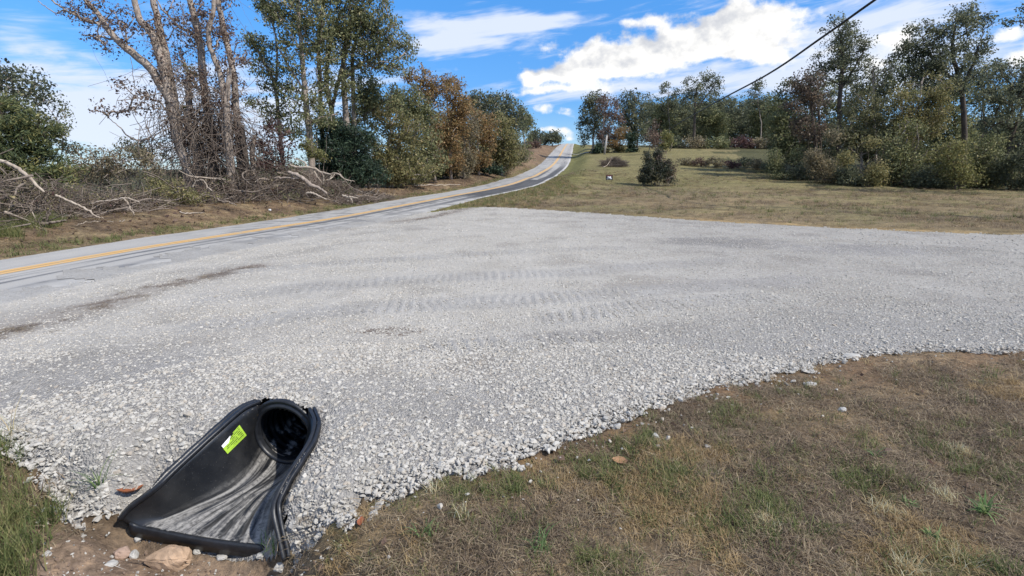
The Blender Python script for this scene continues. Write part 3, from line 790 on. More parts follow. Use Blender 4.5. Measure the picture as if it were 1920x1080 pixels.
def scatter(name, pts, scl, rot, ix, coll, mat, parent=None, kind='stuff'):
    n = len(pts)
    me_ = mesh_np(name, pts, [], None) if False else bpy.data.meshes.new(name)
    me_.vertices.add(n); me_.vertices.foreach_set('co', np.asarray(pts, np.float32).ravel())
    for nm, typ, data in (('sc', 'FLOAT_VECTOR', scl), ('ro', 'FLOAT_VECTOR', rot)):
        a_ = me_.attributes.new(nm, typ, 'POINT'); a_.data.foreach_set('vector', np.asarray(data, np.float32).ravel())
    a_ = me_.attributes.new('ix', 'INT', 'POINT'); a_.data.foreach_set('value', np.asarray(ix, np.int32))
    me_.materials.append(mat)
    o_ = bpy.data.objects.new(name, me_); link(o_, parent, kind=kind)
    ng = bpy.data.node_groups.new(name, 'GeometryNodeTree')
    ng.interface.new_socket('Geometry', in_out='INPUT', socket_type='NodeSocketGeometry')
    ng.interface.new_socket('Geometry', in_out='OUTPUT', socket_type='NodeSocketGeometry')
    N_ = ng.nodes; L_ = ng.links
    gi = N_.new('NodeGroupInput'); go = N_.new('NodeGroupOutput'); ip = N_.new('GeometryNodeInstanceOnPoints')
    ci = N_.new('GeometryNodeCollectionInfo'); ci.inputs['Collection'].default_value = coll
    ci.inputs['Separate Children'].default_value = True; ci.inputs['Reset Children'].default_value = True
    def na(nm, typ):
        q = N_.new('GeometryNodeInputNamedAttribute'); q.data_type = typ; q.inputs['Name'].default_value = nm
        return q.outputs['Attribute']
    e2r = N_.new('FunctionNodeEulerToRotation'); L_.new(na('ro', 'FLOAT_VECTOR'), e2r.inputs[0])
    L_.new(gi.outputs[0], ip.inputs['Points']); L_.new(ci.outputs[0], ip.inputs['Instance'])
    ip.inputs['Pick Instance'].default_value = True
    L_.new(na('ix', 'INT'), ip.inputs['Instance Index']); L_.new(e2r.outputs[0], ip.inputs['Rotation']); L_.new(na('sc', 'FLOAT_VECTOR'), ip.inputs['Scale'])
    L_.new(ip.outputs[0], go.inputs[0])
    mo = o_.modifiers.new('scatter', 'NODES'); mo.node_group = ng
    return o_


def hull_mesh(name, seed, npts, sq, mat, jitter=.25):
    r_ = np.random.default_rng(seed); bm = bmesh.new()
    for _ in range(npts):
        q = r_.normal(size=3); q /= np.linalg.norm(q); q *= (1 - jitter * r_.random()); bm.verts.new(q * np.asarray(sq))
    bmesh.ops.convex_hull(bm, input=bm.verts[:])
    for v_ in [v_ for v_ in bm.verts if not v_.link_faces]: bm.verts.remove(v_)
    me_ = bpy.data.meshes.new(name); bm.to_mesh(me_); bm.free(); me_.materials.append(mat)
    return me_


stone_src = src_collection('stone_source', [hull_mesh(f'stone_shape_{i}', 100 + i, 13 + i % 5, (1, .62 + .07 * (i % 5), .50 + .06 * (i % 4)), STONE) for i in range(12)])


def sample(n, x0, x1, y0, y1): return rng.uniform(x0, x1, n), rng.uniform(y0, y1, n)


def surf_z(x, y, base=.018):
    return H(x, y) + base + (fbm(x * 1.6, y * 1.6, 3, 14) - .5) * .03


SX, SY, SS, SO = [], [], [], []
for (n, x0, x1, y0, y1, rmin, rmax, smin, smax) in [(90000, -5.2, 2.6, 2.2, 5.0, 0, 5.2, .0055, .025), (140000, -8.2, 6.5, 2.4, 8.2, 5.0, 8.6, .007, .023),
                                                  (110000, -8.5, 13, 6, 15.0, 8.4, 15.5, .010, .024), (44000, -8, 22, 9, 27, 15.0, 30, .018, .036)]:
    x, y = sample(n, x0, x1, y0, y1); r_ = np.hypot(x, y)
    nd = poly_dist(x, y, NEAR_EDGE)
    jx_ = x + (fbm(x * 5, y * 5, 3, 3) - .5) * .28; jy_ = y + (fbm(x * 5, y * 5, 3, 9) - .5) * .28
    g_ = in_poly(jx_, jy_, GPOLY)
    stray = (~g_) & (nd < .9) & (rng.random(n) < .05 * np.exp(-nd / .14)) & (y < 7)
    ok = (r_ >= rmin) & (r_ < rmax) & (np.abs(x) < y * 1.05 + .4) & (g_ | stray)
    ok &= ~in_poly(x, y, FESP) & ~in_poly(x, y, FESFULL) & ~in_poly(x, y, FRONT)
    for rim_ in (LR[:, :2] + [-.025, 0], RR[:, :2] + [.03, 0]): ok &= (poly_dist(x, y, rim_) > .042) | (rng.random(n) < .05)
    lanes = [np.array([gp(*q)[:2] for q in pts]) for pts in ([(560, 545), (720, 530), (900, 520), (1100, 512), (1250, 500)], [(600, 585), (760, 575), (950, 568), (1150, 555), (1400, 535)])]
    packed = np.maximum.reduce([1 - sstep(poly_dist(x, y, l_), .2, .9) for l_ in lanes])
    pn = fbm(x * 1.1, y * 1.1, 4, 61)
    pack2 = sstep(pn, .46, .62) * .5 * sstep(nd, .25, .8)
    leftf = sstep(-x, 2.4, 4.2) * .12
    dst = np.minimum(poly_dist(x, y, strip), poly_dist(x, y, strip2))
    keepp = np.clip(1 - .75 * packed - pack2 - leftf, .08, 1) * (1 - .85 * (1 - sstep(dst, .1, .6)) * sstep(fbm(x * 3.5, y * 3.5, 4, 31), .34, .5))
    ok &= (rng.random(n) < keepp) | stray
    nd = nd[ok]; x, y = x[ok], y[ok]
    q = rng.random(len(x)) ** 3.2
    s_ = smin + (smax - smin) * q
    s_ *= 1 + .35 * (1 - sstep(nd, .1, .9)) * (rng.random(len(x)) < .5)
    big = rng.random(len(x)) < .025; s_[big] *= 1.5
    SX.append(x); SY.append(y); SS.append(s_)
x, y = sample(60000, -12, 1, 3, 26); off_, al_, ix_, dd_ = road_near(x, y)
ok = (off_ > .5 + .9 * rng.random(len(x))) & (off_ < RC[ix_, 4] + .1) & (rng.random(len(x)) < .16 + .5 * sstep(off_, 1.4, 2.3)) & (fbm(x * .8, y * .8, 3, 88) > .42)
SX.append(x[ok]); SY.append(y[ok]); SS.append(.006 + .012 * rng.random(ok.sum()) ** 2)
SX, SY, SS = map(np.concatenate, (SX, SY, SS)); n = len(SX)
ex = []
for _ in range(170):
    f_ = rng.random(); q = LR[0] * (1 - f_) + RR[0] * f_ + rng.normal(0, .012, 3) + np.array([0, rng.uniform(.045, .12), 0]); ex.append(q)
ex = np.array(ex)
SX = np.concatenate([SX, ex[:, 0]]); SY = np.concatenate([SY, ex[:, 1]]); SS = np.concatenate([SS, rng.uniform(.008, .024, len(ex))]); n = len(SX)
SZ = surf_z(SX, SY) + SS * .0
rot = np.stack([rng.normal(0, .26, n), rng.normal(0, .26, n), rng.uniform(0, 6.28, n)], 1)
scatter('gravel', np.stack([SX, SY, SZ], 1), np.repeat(SS[:, None], 3, 1) * rng.uniform(.8, 1.2, (n, 3)), rot, rng.integers(0, 12, n), stone_src, STONE)


# blades of grass in tufts
def tuft_mesh(name, seed, nb, length, lean, width, mat, flat=0.0, spread=.03, nseg=3):
    r_ = np.random.default_rng(seed); V = []; Q4 = []; tint = []
    for b_ in range(nb):
        a_ = r_.uniform(0, 6.28); L_ = length * r_.uniform(.45, 1.1); le = lean * r_.uniform(.3, 1.3)
        base_ = np.array([r_.normal(0, spread), r_.normal(0, spread), 0]); dr = np.array([math.cos(a_), math.sin(a_), 0]); sd = np.array([-dr[1], dr[0], 0])
        st_ = len(V); tt_ = r_.random(); tw = r_.normal(0, .5)
        for k_ in range(nseg + 1):
            f_ = k_ / nseg; ang_ = le * (0.35 + .9 * f_) + flat
            pos = base_ + dr * (L_ * f_ * math.sin(min(ang_, 1.75))) + np.array([0, 0, L_ * f_ * math.cos(min(ang_, 1.75))]) + sd * (tw * L_ * f_ * f_ * .4)
            w_ = width * (1 - f_ * .85) * .5
            V.append(pos - sd * w_); V.append(pos + sd * w_)
        for k_ in range(nseg): Q4.append((st_ + 2 * k_, st_ + 2 * k_ + 1, st_ + 2 * k_ + 3, st_ + 2 * k_ + 2)); tint.append(tt_)
    return mesh_np(name, V, np.array(Q4), mat, {'tint': ('FLOAT', 'FACE', tint)})


DRYG = blade_mat('dry_grass_blades', [(0, (.055, .041, .030)), (.3, (.135, .100, .069)), (.55, (.245, .184, .122)), (.8, (.42, .335, .215)), (.92, (.10, .105, .045)), (1, (.12, .12, .05))])
GRNG = blade_mat('green_grass_blades', [(0, (.085, .115, .04)), (.45, (.15, .175, .062)), (.75, (.25, .245, .10)), (1, (.38, .32, .16))], .35)
STRG = blade_mat('straw_grass_blades', [(0, (.22, .15, .075)), (.5, (.36, .255, .13)), (1, (.46, .36, .20))])
grass_src = src_collection('grass_source', [tuft_mesh(f'dry_tuft_{i}', 200 + i, 26, .075, 1.0, .0042, DRYG, .25, .045) for i in range(5)]
                           + [tuft_mesh(f'green_tuft_{i}', 300 + i, 18, .09, .75, .0050, GRNG, .05, .03) for i in range(4)]
                           + [tuft_mesh(f'straw_tuft_{i}', 400 + i, 26, .085, .95, .0044, STRG, .1, .028) for i in range(3)]
                           + [tuft_mesh(f'thatch_{i}', 500 + i, 34, .095, .2, .0040, DRYG, 1.38, .07) for i in range(4)]
                           + [tuft_mesh(f'long_green_{i}', 600 + i, 30, .30, .62, .0075, GRNG, .0, .05, 4) for i in range(4)]
                           + [tuft_mesh(f'straw_mat_{i}', 700 + i, 30, .10, .2, .0042, STRG, 1.4, .06) for i in range(3)])
# indices: 0-4 dry, 5-8 green, 9-11 straw, 12-15 thatch, 16-19 long green, 20-22 straw mat


def grass(name, x, y, kindf, sc, lift=-.004):
    z = H(x, y) + (fbm(x * 3.2, y * 3.2, 3, 21) - .5) * .05 * sstep(np.hypot(x, y), 60, 30) + lift
    n_ = len(x); rot_ = np.stack([rng.normal(0, .12, n_), rng.normal(0, .12, n_), rng.uniform(0, 6.28, n_)], 1)
    scatter(name, np.stack([x, y, z], 1), np.repeat(sc[:, None], 3, 1), rot_, kindf, grass_src, DRYG)


# right foreground: brown thatch with green and straw tufts
GXs, GYs, GKs, GSs = [], [], [], []
for (n, x0, x1, y0, y1, rmax, sc0) in [(27000, -1.6, 4.2, 1.5, 4.4, 4.6, 1.0), (24000, .5, 9.5, 2.6, 5.6, 9.5, 1.2)]:
    x, y = sample(n, x0, x1, y0, y1)
    nd = poly_dist(x, y, NEAR_EDGE); jx_ = x + (fbm(x * 5, y * 5, 3, 3) - .5) * .28; jy_ = y + (fbm(x * 5, y * 5, 3, 9) - .5) * .28
    ok = ~in_poly(jx_, jy_, GPOLY) & (np.abs(x) < y * 1.05 + .35) & (np.hypot(x, y) < rmax) & (np.hypot((x + 1.9) / .95, (y - 2.2) / .75) > 1.0)
    n1_ = fbm(x * 1.7, y * 1.7, 4, 71)
    ok &= rng.random(n) < np.clip(.25 + 1.1 * sstep(n1_, .32, .55), 0, 1) * (.35 + .65 * sstep(nd, .02, .35))
    x, y = x[ok], y[ok]; m_ = len(x); r_ = np.hypot(x, y)
    g_ = fbm(x * 2.6, y * 2.6, 4, 11); s_ = fbm(x * 2.1, y * 2.1, 4, 77)
    u_ = rng.random(m_); k_ = rng.integers(12, 16, m_)
    k_ = np.where(u_ < .34, rng.integers(0, 5, m_), k_)
    pg = np.clip(sstep(g_, .42, .58) * sstep(r_, 4.6, 2.2) * .5 + .03, 0, 1)
    k_ = np.where(rng.random(m_) < pg, rng.integers(5, 9, m_), k_)
    ps = sstep(s_, .58, .70) * .7
    k_ = np.where(rng.random(m_) < ps, np.where(rng.random(m_) < .5, rng.integers(9, 12, m_), rng.integers(20, 23, m_)), k_)
    GXs.append(x); GYs.append(y); GKs.append(k_); GSs.append(sc0 * rng.uniform(.5, .95, m_))
grass('dry_grass', *map(np.concatenate, (GXs, GYs, GKs, GSs)))

# bottom-left bank: long green grass
x, y = sample(1500, -4.2, -1.9, 1.6, 3.6)
ok = in_poly(x, y, np.array([gp(*q)[:2] for q in [(-260, 830), (10, 835), (40, 890), (85, 930), (105, 985), (60, 1060), (20, 1120), (-300, 1200), (-500, 1000)]]))
x, y = x[ok], y[ok]; m_ = len(x)
k_ = np.where(rng.random(m_) < .72, rng.integers(16, 20, m_), rng.integers(0, 5, m_))
grass('long_green_grass', x, y, k_, np.where(k_ > 15, rng.uniform(.45, .85, m_), rng.uniform(1, 1.7, m_)))
x, y = sample(420, -2.7, -1.0, 1.5, 2.7)
ok = np.hypot((x + 1.9) / .95, (y - 2.2) / .75) < 1.05
x, y = x[ok], y[ok]; m_ = len(x)
kq_ = ~in_poly(x, y, FESFULL) & ~in_poly(x, y, FRONT); x, y = x[kq_], y[kq_]; m_ = len(x); grass('dead_root_thatch', x, y, rng.integers(12, 16, m_), rng.uniform(.4, .9, m_))

# mown field, verges
GXs, GYs, GKs, GSs = [], [], [], []
x, y = sample(60000, -2, 48, 10, 60); r_ = np.hypot(x, y)
off_, al_, ix_, dd_ = road_near(x, y)
ok = ~in_poly(x, y, GPOLY) & (np.abs(x) < y * 1.05) & (off_ > RC[ix_, 4] + .2) & (rng.random(len(x)) < np.clip(16 / r_, .1, 1)) & (poly_dist(x, y, FAR_EDGE) > .05) & (y > 10)
x, y = x[ok], y[ok]; m_ = len(x); fd = poly_dist(x, y, FAR_EDGE)
k_ = np.where(rng.random(m_) < .10, rng.integers(5, 9, m_), rng.integers(12, 16, m_)); k_ = np.where(rng.random(m_) < .25, rng.integers(20, 23, m_), k_); k_ = np.where(rng.random(m_) < .18, rng.integers(0, 5, m_), k_)
k_ = np.where((fd < .8) & (x > 4), rng.integers(20, 23, m_), k_)
GXs.append(x); GYs.append(y); GKs.append(k_); GSs.append(rng.uniform(1.0, 1.7, m_) * np.clip(np.hypot(x, y) / 14, 1, 2.0))
grass('mown_grass', *map(np.concatenate, (GXs, GYs, GKs, GSs)))
x, y = sample(9000, -6, 8, 24, 60)
off_, al_, ix_, dd_ = road_near(x, y); dr_ = off_ - RC[ix_, 4]
ok = (dr_ > .25) & (dr_ < 4.2 - np.clip((y - 34) * .1, 0, 2.5) + vnoise(x, y, 5)) & ~in_poly(x, y, GPOLY) & (poly_dist(x, y, FAR_EDGE) > .1) & (x < 5.0)
x, y = x[ok], y[ok]; m_ = len(x)
k_ = np.where(rng.random(m_) < .45, rng.integers(16, 20, m_), np.where(rng.random(m_) < .5, rng.integers(9, 12, m_), rng.integers(0, 5, m_)))
grass('roadside_grass', x, y, k_, np.where(k_ > 15, rng.uniform(.35, 1.0, m_), rng.uniform(1.2, 3.0, m_)))
x, y = sample(48000, -24, 2, 8, 90)
off_, al_, ix_, dd_ = road_near(x, y); dl_ = -off_ - RC[ix_, 3]
ok = (dl_ > .1) & (dl_ < 6) & (rng.random(len(x)) < np.clip(26 / np.hypot(x, y), .15, 1) * np.where(dl_ < 1.2, 1, .9))
x, y, dl_ = x[ok], y[ok], dl_[ok]; m_ = len(x)
k_ = np.where((dl_ < 1.0) & (rng.random(m_) < .55), rng.integers(5, 9, m_), np.where(rng.random(m_) < .6, rng.integers(12, 16, m_), rng.integers(20, 23, m_)))
grass('verge_grass', x, y, k_, rng.uniform(1.3, 3.0, m_))

# dark dirt and torn grass along the pavement edge
xs, ys = [], []
for st_ in STRIPS:
    for i in range(420 if st_ is STRIPS[0] else 200):
        f_ = rng.random() * (len(st_) - 1); j_ = int(f_); q = st_[j_] * (1 - f_ + j_) + st_[j_ + 1] * (f_ - j_)
        xs.append(q[0] + rng.normal(0, .22)); ys.append(q[1] + rng.normal(0, .22))
xs, ys = np.array(xs), np.array(ys); kp = fbm(xs * 3.5, ys * 3.5, 4, 31) > .44; xs, ys = xs[kp], ys[kp]; m_ = len(xs)
grass('torn_turf_debris', xs, ys, rng.integers(12, 16, m_), rng.uniform(.3, .75, m_), .030)

# ------------------------------------------------------------------ culvert end section
axis0 = np.array([-1.655, 3.56, -.20]); RAD = .222
fes = empty('culvert_end_section', (-1.8, 3.0, -.45), 'black plastic flared culvert end set in the gravel slope with a green sticker inside', 'culvert end')
ORG = np.array([-1.8, 3.0, -.45])
NV_, NU_ = 34, 33
# pipe: axis runs back under the drive
ax = np.array([.17, .985, .0]); ax /= np.linalg.norm(ax)
sx = np.cross(ax, [0, 0, 1.]); sx /= np.linalg.norm(sx); ux = np.cross(sx, ax)
Ls, Rs = spline(LR, NV_), spline(RR, NV_)
FLs = spline([Gz(503, 878, -.40), Gz(430, 925, -.425), Gz(350, 958, -.435), Gz(274, 990, -.44)], NV_)
FRs = spline([Gz(540, 884, -.40), Gz(524, 915, -.42), Gz(509, 955, -.435), Gz(497, 1026, -.46)], NV_)
SV, SU = [], []
prof = np.concatenate([np.linspace(0, .3, 12), np.linspace(.3, .88, 60)[1:], np.linspace(.88, 1, 9)[1:]])
for j in range(NV_):
    f_ = j / (NV_ - 1)
    for s_ in prof:
        if s_ <= .3:
            q = s_ / .3; bl = q ** 1.0
            a_ = Ls[j] * (1 - bl) + FLs[j] * bl
            sag = math.sin(math.pi * q) * (.055 * (1 - f_) + .02)
            a_ = a_ + np.array([-.3, .0, -.8]) * sag * np.array([.6, 0, .8])
        elif s_ <= .88:
            q = (s_ - .3) / .58; a_ = FLs[j] * (1 - q) + FRs[j] * q
            a_ = a_ + np.array([0, 0, -.012]) * math.sin(math.pi * q) + np.array([0, 0, .016 * sum(math.exp(-((q - c_) / .028) ** 2) for c_ in (.16, .34, .50, .66, .82)) * min(f_ * 2.5, 1) ])
        else:
            q = (s_ - .88) / .12; a_ = FRs[j] * (1 - q) + Rs[j] * q
            a_ = a_ + np.array([.03, .0, -.03]) * math.sin(math.pi * q)
        ph = math.radians(152 + 236 * s_); up_ = axis0 + (sx * math.cos(ph) + ux * math.sin(ph)) * (RAD + .012)
        wU = float(sstep(np.array(f_), .42, .0)) * float(sstep(np.array(s_), .0, .10) * sstep(np.array(s_), 1.0, .95))
        up_ = up_ + (a_ - (Ls[0] * (1 - s_) + Rs[0] * s_)) * np.array([1, 1, 0]) * float(f_ > 0) * .0 + (Ls[j] * .5 + Rs[j] * .5 - Ls[0] * .5 - Rs[0] * .5) * np.array([1, 1, 0])
        a_ = a_ * (1 - wU) + up_ * wU
        SV.append(a_); SU.append((s_, f_))
SV = np.array(SV); npf = len(prof)
a, b = np.meshgrid(np.arange(NV_ - 1), np.arange(npf - 1), indexing='ij')
sq_ = np.stack([a * npf + b, (a + 1) * npf + b, (a + 1) * npf + b + 1, a * npf + b + 1], -1).reshape(-1, 4)
o = obj('flared_apron', mesh_np('flared_apron', SV, sq_, PLAST, uv=np.array(SU), smooth=True, origin=ORG), fes)
so_ = o.modifiers.new('thick', 'SOLIDIFY'); so_.thickness = .010; so_.offset = 0


def rim_strip(name, Pts, side, parent):
    """folded flange: inner roll, flat top, channel, outer lip"""
    n_ = len(Pts); T = np.gradient(Pts, axis=0); T /= np.linalg.norm(T, axis=1, keepdims=True)
    up = np.array([0, 0, 1.]); S = np.cross(T, up); S /= np.linalg.norm(S, axis=1, keepdims=True); S *= side
    Nn = np.cross(S, T); Nn *= np.sign(Nn[:, 2:3])
    prof_ = [(-.010, -.020), (-.011, .0), (-.009, .006), (-.004, .008), (.014, .008), (.017, .005), (.020, -.012), (.033, -.012), (.035, .003), (.038, .006), (.056, .006), (.060, .002), (.062, -.03)]
    V = []
    for i in range(n_):
        wv = (.52 if side < 0 else .72) + .03 * math.sin(i * .7)
        for a_, b_ in prof_: V.append(Pts[i] + S[i] * a_ * wv * 1.25 + Nn[i] * (b_ * .85 + .004))
    k_ = len(prof_); a, b = np.meshgrid(np.arange(n_ - 1), np.arange(k_ - 1), indexing='ij')
    q_ = np.stack([a * k_ + b, (a + 1) * k_ + b, (a + 1) * k_ + b + 1, a * k_ + b + 1], -1).reshape(-1, 4)
    if side < 0: q_ = q_[:, ::-1]
    c0 = np.arange(k_)
    o_ = obj(name, mesh_np(name, V, q_, RIM, smooth=True, origin=ORG), parent)
    sm = o_.modifiers.new('thick', 'SOLIDIFY'); sm.thickness = .006; sm.offset = 0
    return S, Nn


LSd = spline(LR, 60); RSd = spline(RR, 60)
SL, NL = rim_strip('rim_flange', LSd, -1 if np.cross(LSd[1] - LSd[0], [0, 0, 1])[0] > 0 else 1, fes)
SR, NR_ = rim_strip('rim_flange', RSd, 1 if np.cross(RSd[1] - RSd[0], [0, 0, 1])[0] > 0 else -1, fes)
# crushed stone caught in the flange channel
xs = []
for Pt, S, Nn, lo, hi in ((LSd, SL, NL, 24, 46), (RSd, SR, NR_, 6, 42)):
    for _ in range(1100):
        i = rng.integers(lo, hi)
        if vnoise(np.array([i * .35]), np.array([lo * 1.0]), 3)[0] < .33: continue
        xs.append(Pt[i] + (Pt[min(i + 1, 59)] - Pt[i]) * rng.random() + S[i] * rng.normal(.024 if lo > 20 else .026, .003) + Nn[i] * rng.uniform(-.002, .009))
xs = np.array(xs); m_ = len(xs)
scatter('caught_gravel', xs - ORG, np.repeat(rng.uniform(.003, .0075, m_)[:, None], 3, 1), rng.uniform(0, 6, (m_, 3)), rng.integers(0, 12, m_), stone_src, STONE, parent=fes)

def tube_rev(profile, k=56):
    """surface of revolution about the pipe axis: (distance along, radius)"""
    th = np.arange(k) / k * 2 * math.pi
    V = np.concatenate([axis0 + ax * d_ + (sx * np.cos(th)[:, None] + ux * np.sin(th)[:, None]) * r_ for d_, r_ in profile])
    i = np.arange(k); j = (i + 1) % k; Qt = np.stack([i, j, j + k, i + k], 1)
    return V, (Qt[None] + (np.arange(len(profile) - 1) * k)[:, None, None]).reshape(-1, 4)


pr = []
for i in range(150):
    d_ = .03 + i * .0125; pr.append((d_, RAD - .022 + .012 * (0.5 + .5 * math.cos(d_ * 2 * math.pi / .066))))
PIPEM, t = new_mat('black_corrugated_pipe')
p = t.node('ShaderNodeTexCoord').outputs['Object']
nn_ = t.noise(p, 14, 5, .65); zz = t.sep(p)[2]
k = t.m('MULTIPLY', t.step(nn_, .52, .60), t.step(zz, .24, .12))
finish(t, t.mix(t.m('MULTIPLY', k, .7), (.006, .0065, .0075), (.33, .31, .29)), .4, nn_, .1, .01, .5)
V, q = tube_rev(pr); pipe = obj('pipe', mesh_np('pipe', V, q, PIPEM, smooth=True, origin=ORG), fes)
V, q = tube_rev([(.06, RAD - .020), (.0, RAD - .020), (-.014, RAD - .016), (-.020, RAD - .006), (-.018, RAD + .006), (-.008, RAD + .012), (-.008, RAD + .022), (-.014, RAD + .030), (-.010, RAD + .044), (.012, RAD + .046), (.030, RAD + .042), (.036, RAD + .01), (.10, RAD + .008)])
obj('pipe_collar', mesh_np('pipe_collar', V, q, RIM, smooth=True, origin=ORG), fes)
V, q = tube_rev([(1.88, RAD), (1.88, .002)]); obj('pipe_end', mesh_np('pipe_end', V, q, RIM, origin=ORG), fes)
# toe lip hanging at the front edge
tb = Tubes(); lipP = np.array([FLs[-1] + (Ls[-1] - FLs[-1]) * .6, FLs[-1], FLs[-1] * .5 + FRs[-1] * .5 + np.array([0, -.015, 0]), FRs[-1]]); lipP = spline(lipP, 24)
V = []
for i, q in enumerate(lipP):
    for (yy, zz_) in [(.012, .002), (-.006, .003), (-.010, -.003), (-.011, -.030), (-.004, -.075)]: V.append(q + np.array([0, yy, zz_]))
a, b = np.meshgrid(np.arange(23), np.arange(4), indexing='ij'); lq_ = np.stack([a * 5 + b, a * 5 + b + 1, (a + 1) * 5 + b + 1, (a + 1) * 5 + b], -1).reshape(-1, 4)
o = obj('toe_lip', mesh_np('toe_lip', V, lq_, RIM, smooth=True, origin=ORG), fes); sm = o.modifiers.new('thick', 'SOLIDIFY'); sm.thickness = .008; sm.offset = 0

# sticker on the inner left wall
from mathutils.bvhtree import BVHTree
bv = BVHTree.FromPolygons([tuple(v_) for v_ in SV], [tuple(int(k_) for k_ in f_) for f_ in sq_])


def on_apron(px, py):
    r_ = ray(px, py); h_ = bv.ray_cast(Vector((0, 0, CH)), Vector(r_).normalized())
    return None if h_[0] is None else (np.array(h_[0]), np.array(h_[1]))


STK, t = new_mat('green_sticker_print')
uv = t.node('ShaderNodeUVMap', uv_map='UVMap').outputs[0]; u, v, _ = t.sep(uv)
rows = t.m('FRACT', t.m('MULTIPLY', v, 7.0)); rowi = t.m('FLOOR', t.m('MULTIPLY', v, 7.0))
wn = t.node('ShaderNodeTexWhiteNoise', {'Vector': t.comb(t.m('FLOOR', t.m('MULTIPLY', u, 46.0)), rowi, 0.0)}, noise_dimensions='2D').outputs['Value']
ink = t.m('MULTIPLY', t.m('MULTIPLY', t.step(rows, .24, .28), t.step(rows, .80, .76)), t.step(wn, .14, .18))
rw = t.node('ShaderNodeTexWhiteNoise', {'W': rowi}, noise_dimensions='1D').outputs['Value']
lim = t.m('ADD', .55, t.m('MULTIPLY', rw, .40))
ink = t.m('MULTIPLY', ink, t.m('MULTIPLY', t.step(u, .07, .08), t.m('LESS_THAN', u, lim)))
ink = t.m('MULTIPLY', ink, t.m('MULTIPLY', t.step(v, .08, .1), t.step(v, .95, .93)))
finish(t, t.mix(t.m('MULTIPLY', ink, .85), (.36, .56, .05), (.03, .05, .015)), .45, None, spec=.4)
# corners seen in order: top-left, top-right, bottom-right, bottom-left (the bottom-left corner is peeled)
cn = [(430, 800), (460, 817), (424, 851), (414, 838)]
uvq = {}
sv, su = [], []
nS = 9
for i in range(nS):
    for j in range(nS):
        fu, fv = i / (nS - 1), j / (nS - 1)
        tl, tr_, br, bl_ = (447, 797), (460, 816), (425, 851), (413, 836)
        px = (tl[0] * (1 - fu) + bl_[0] * fu) * (1 - fv) + (tr_[0] * (1 - fu) + br[0] * fu) * fv
        py = (tl[1] * (1 - fu) + bl_[1] * fu) * (1 - fv) + (tr_[1] * (1 - fu) + br[1] * fu) * fv
        # notch where the upper edge is peeled back
        h_ = on_apron(px, py)
        if h_ is None: h_ = (P(px, py, 3.3), np.array([0, 0, 1.]))
        nrm = h_[1] * (1 if h_[1] @ (np.array([0, 0, CH]) - h_[0]) > 0 else -1)
        sv.append(h_[0] + nrm * .010); su.append((fu, 1 - fv)); uvq[(i, j)] = (h_[0], nrm)
a, b = np.meshgrid(np.arange(nS - 1), np.arange(nS - 1), indexing='ij')
kq = np.stack([a * nS + b, (a + 1) * nS + b, (a + 1) * nS + b + 1, a * nS + b + 1], -1)
keepq = ~((b < 2) & (a >= 3) & (a + 0 * b >= 3 + 2 * b))
o = obj('warning_sticker', mesh_np('warning_sticker', sv, kq[keepq], STK, uv=np.array(su), origin=ORG), fes)
sv_ = np.array(sv).reshape(nS, nS, 3); nv_ = uvq[(6, 2)][1]
fl_ = [sv_[4, 0] + nv_ * .004, sv_[8, 0] + nv_ * .004, sv_[8, 2] + nv_ * .006, sv_[6, 2] + nv_ * .014, sv_[3, 1] + nv_ * .006]
obj('peeled_corner', mesh_np('peeled_corner', fl_, np.array([[0, 1, 2, 3]])[:, :4], WHITE, origin=ORG), o)
bpy.data.objects['peeled_corner'].data.update()


# ------------------------------------------------------------------ rocks, stones, leaves by the ditch
def rock(name, label, cat, px, py, sx_, sy_, sz_, mat, seed, rz=0., sink=.35, group=None):
    r_ = np.random.default_rng(seed); bm = bmesh.new()
    for _ in range(26):
        q = r_.normal(size=3); q /= np.linalg.norm(q); q = np.sign(q) * np.abs(q) ** .7; bm.verts.new(q * (1 - .18 * r_.random()))
    bmesh.ops.convex_hull(bm, input=bm.verts[:])
    for v_ in [v_ for v_ in bm.verts if not v_.link_faces]: bm.verts.remove(v_)
    bmesh.ops.bevel(bm, geom=bm.edges[:], offset=.10, segments=3, affect='EDGES', profile=.55)
    bmesh.ops.triangulate(bm, faces=bm.faces[:]); bmesh.ops.subdivide_edges(bm, edges=[e_ for e_ in bm.edges if e_.calc_length() > .3], cuts=2, use_grid_fill=True)
    for v_ in bm.verts:
        c_ = np.array(v_.co) * 2.3 + seed
        dd = (fbm(np.array([c_[0] + c_[2]]), np.array([c_[1] - c_[2]]), 4, seed)[0] - .5) * .34
        v_.co *= 1 + dd; v_.co.x *= sx_ / 2; v_.co.y *= sy_ / 2; v_.co.z *= sz_ / 2
    me_ = bpy.data.meshes.new(name); bm.to_mesh(me_); bm.free(); me_.materials.append(mat)
    w = gp(px, py); o_ = obj(name, me_, None, label=label, cat=cat, group=group)
    o_.location = (w[0], w[1], w[2] + sz_ * (.5 - sink)); o_.rotation_euler = (r_.normal(0, .12), r_.normal(0, .12), rz)
    return o_


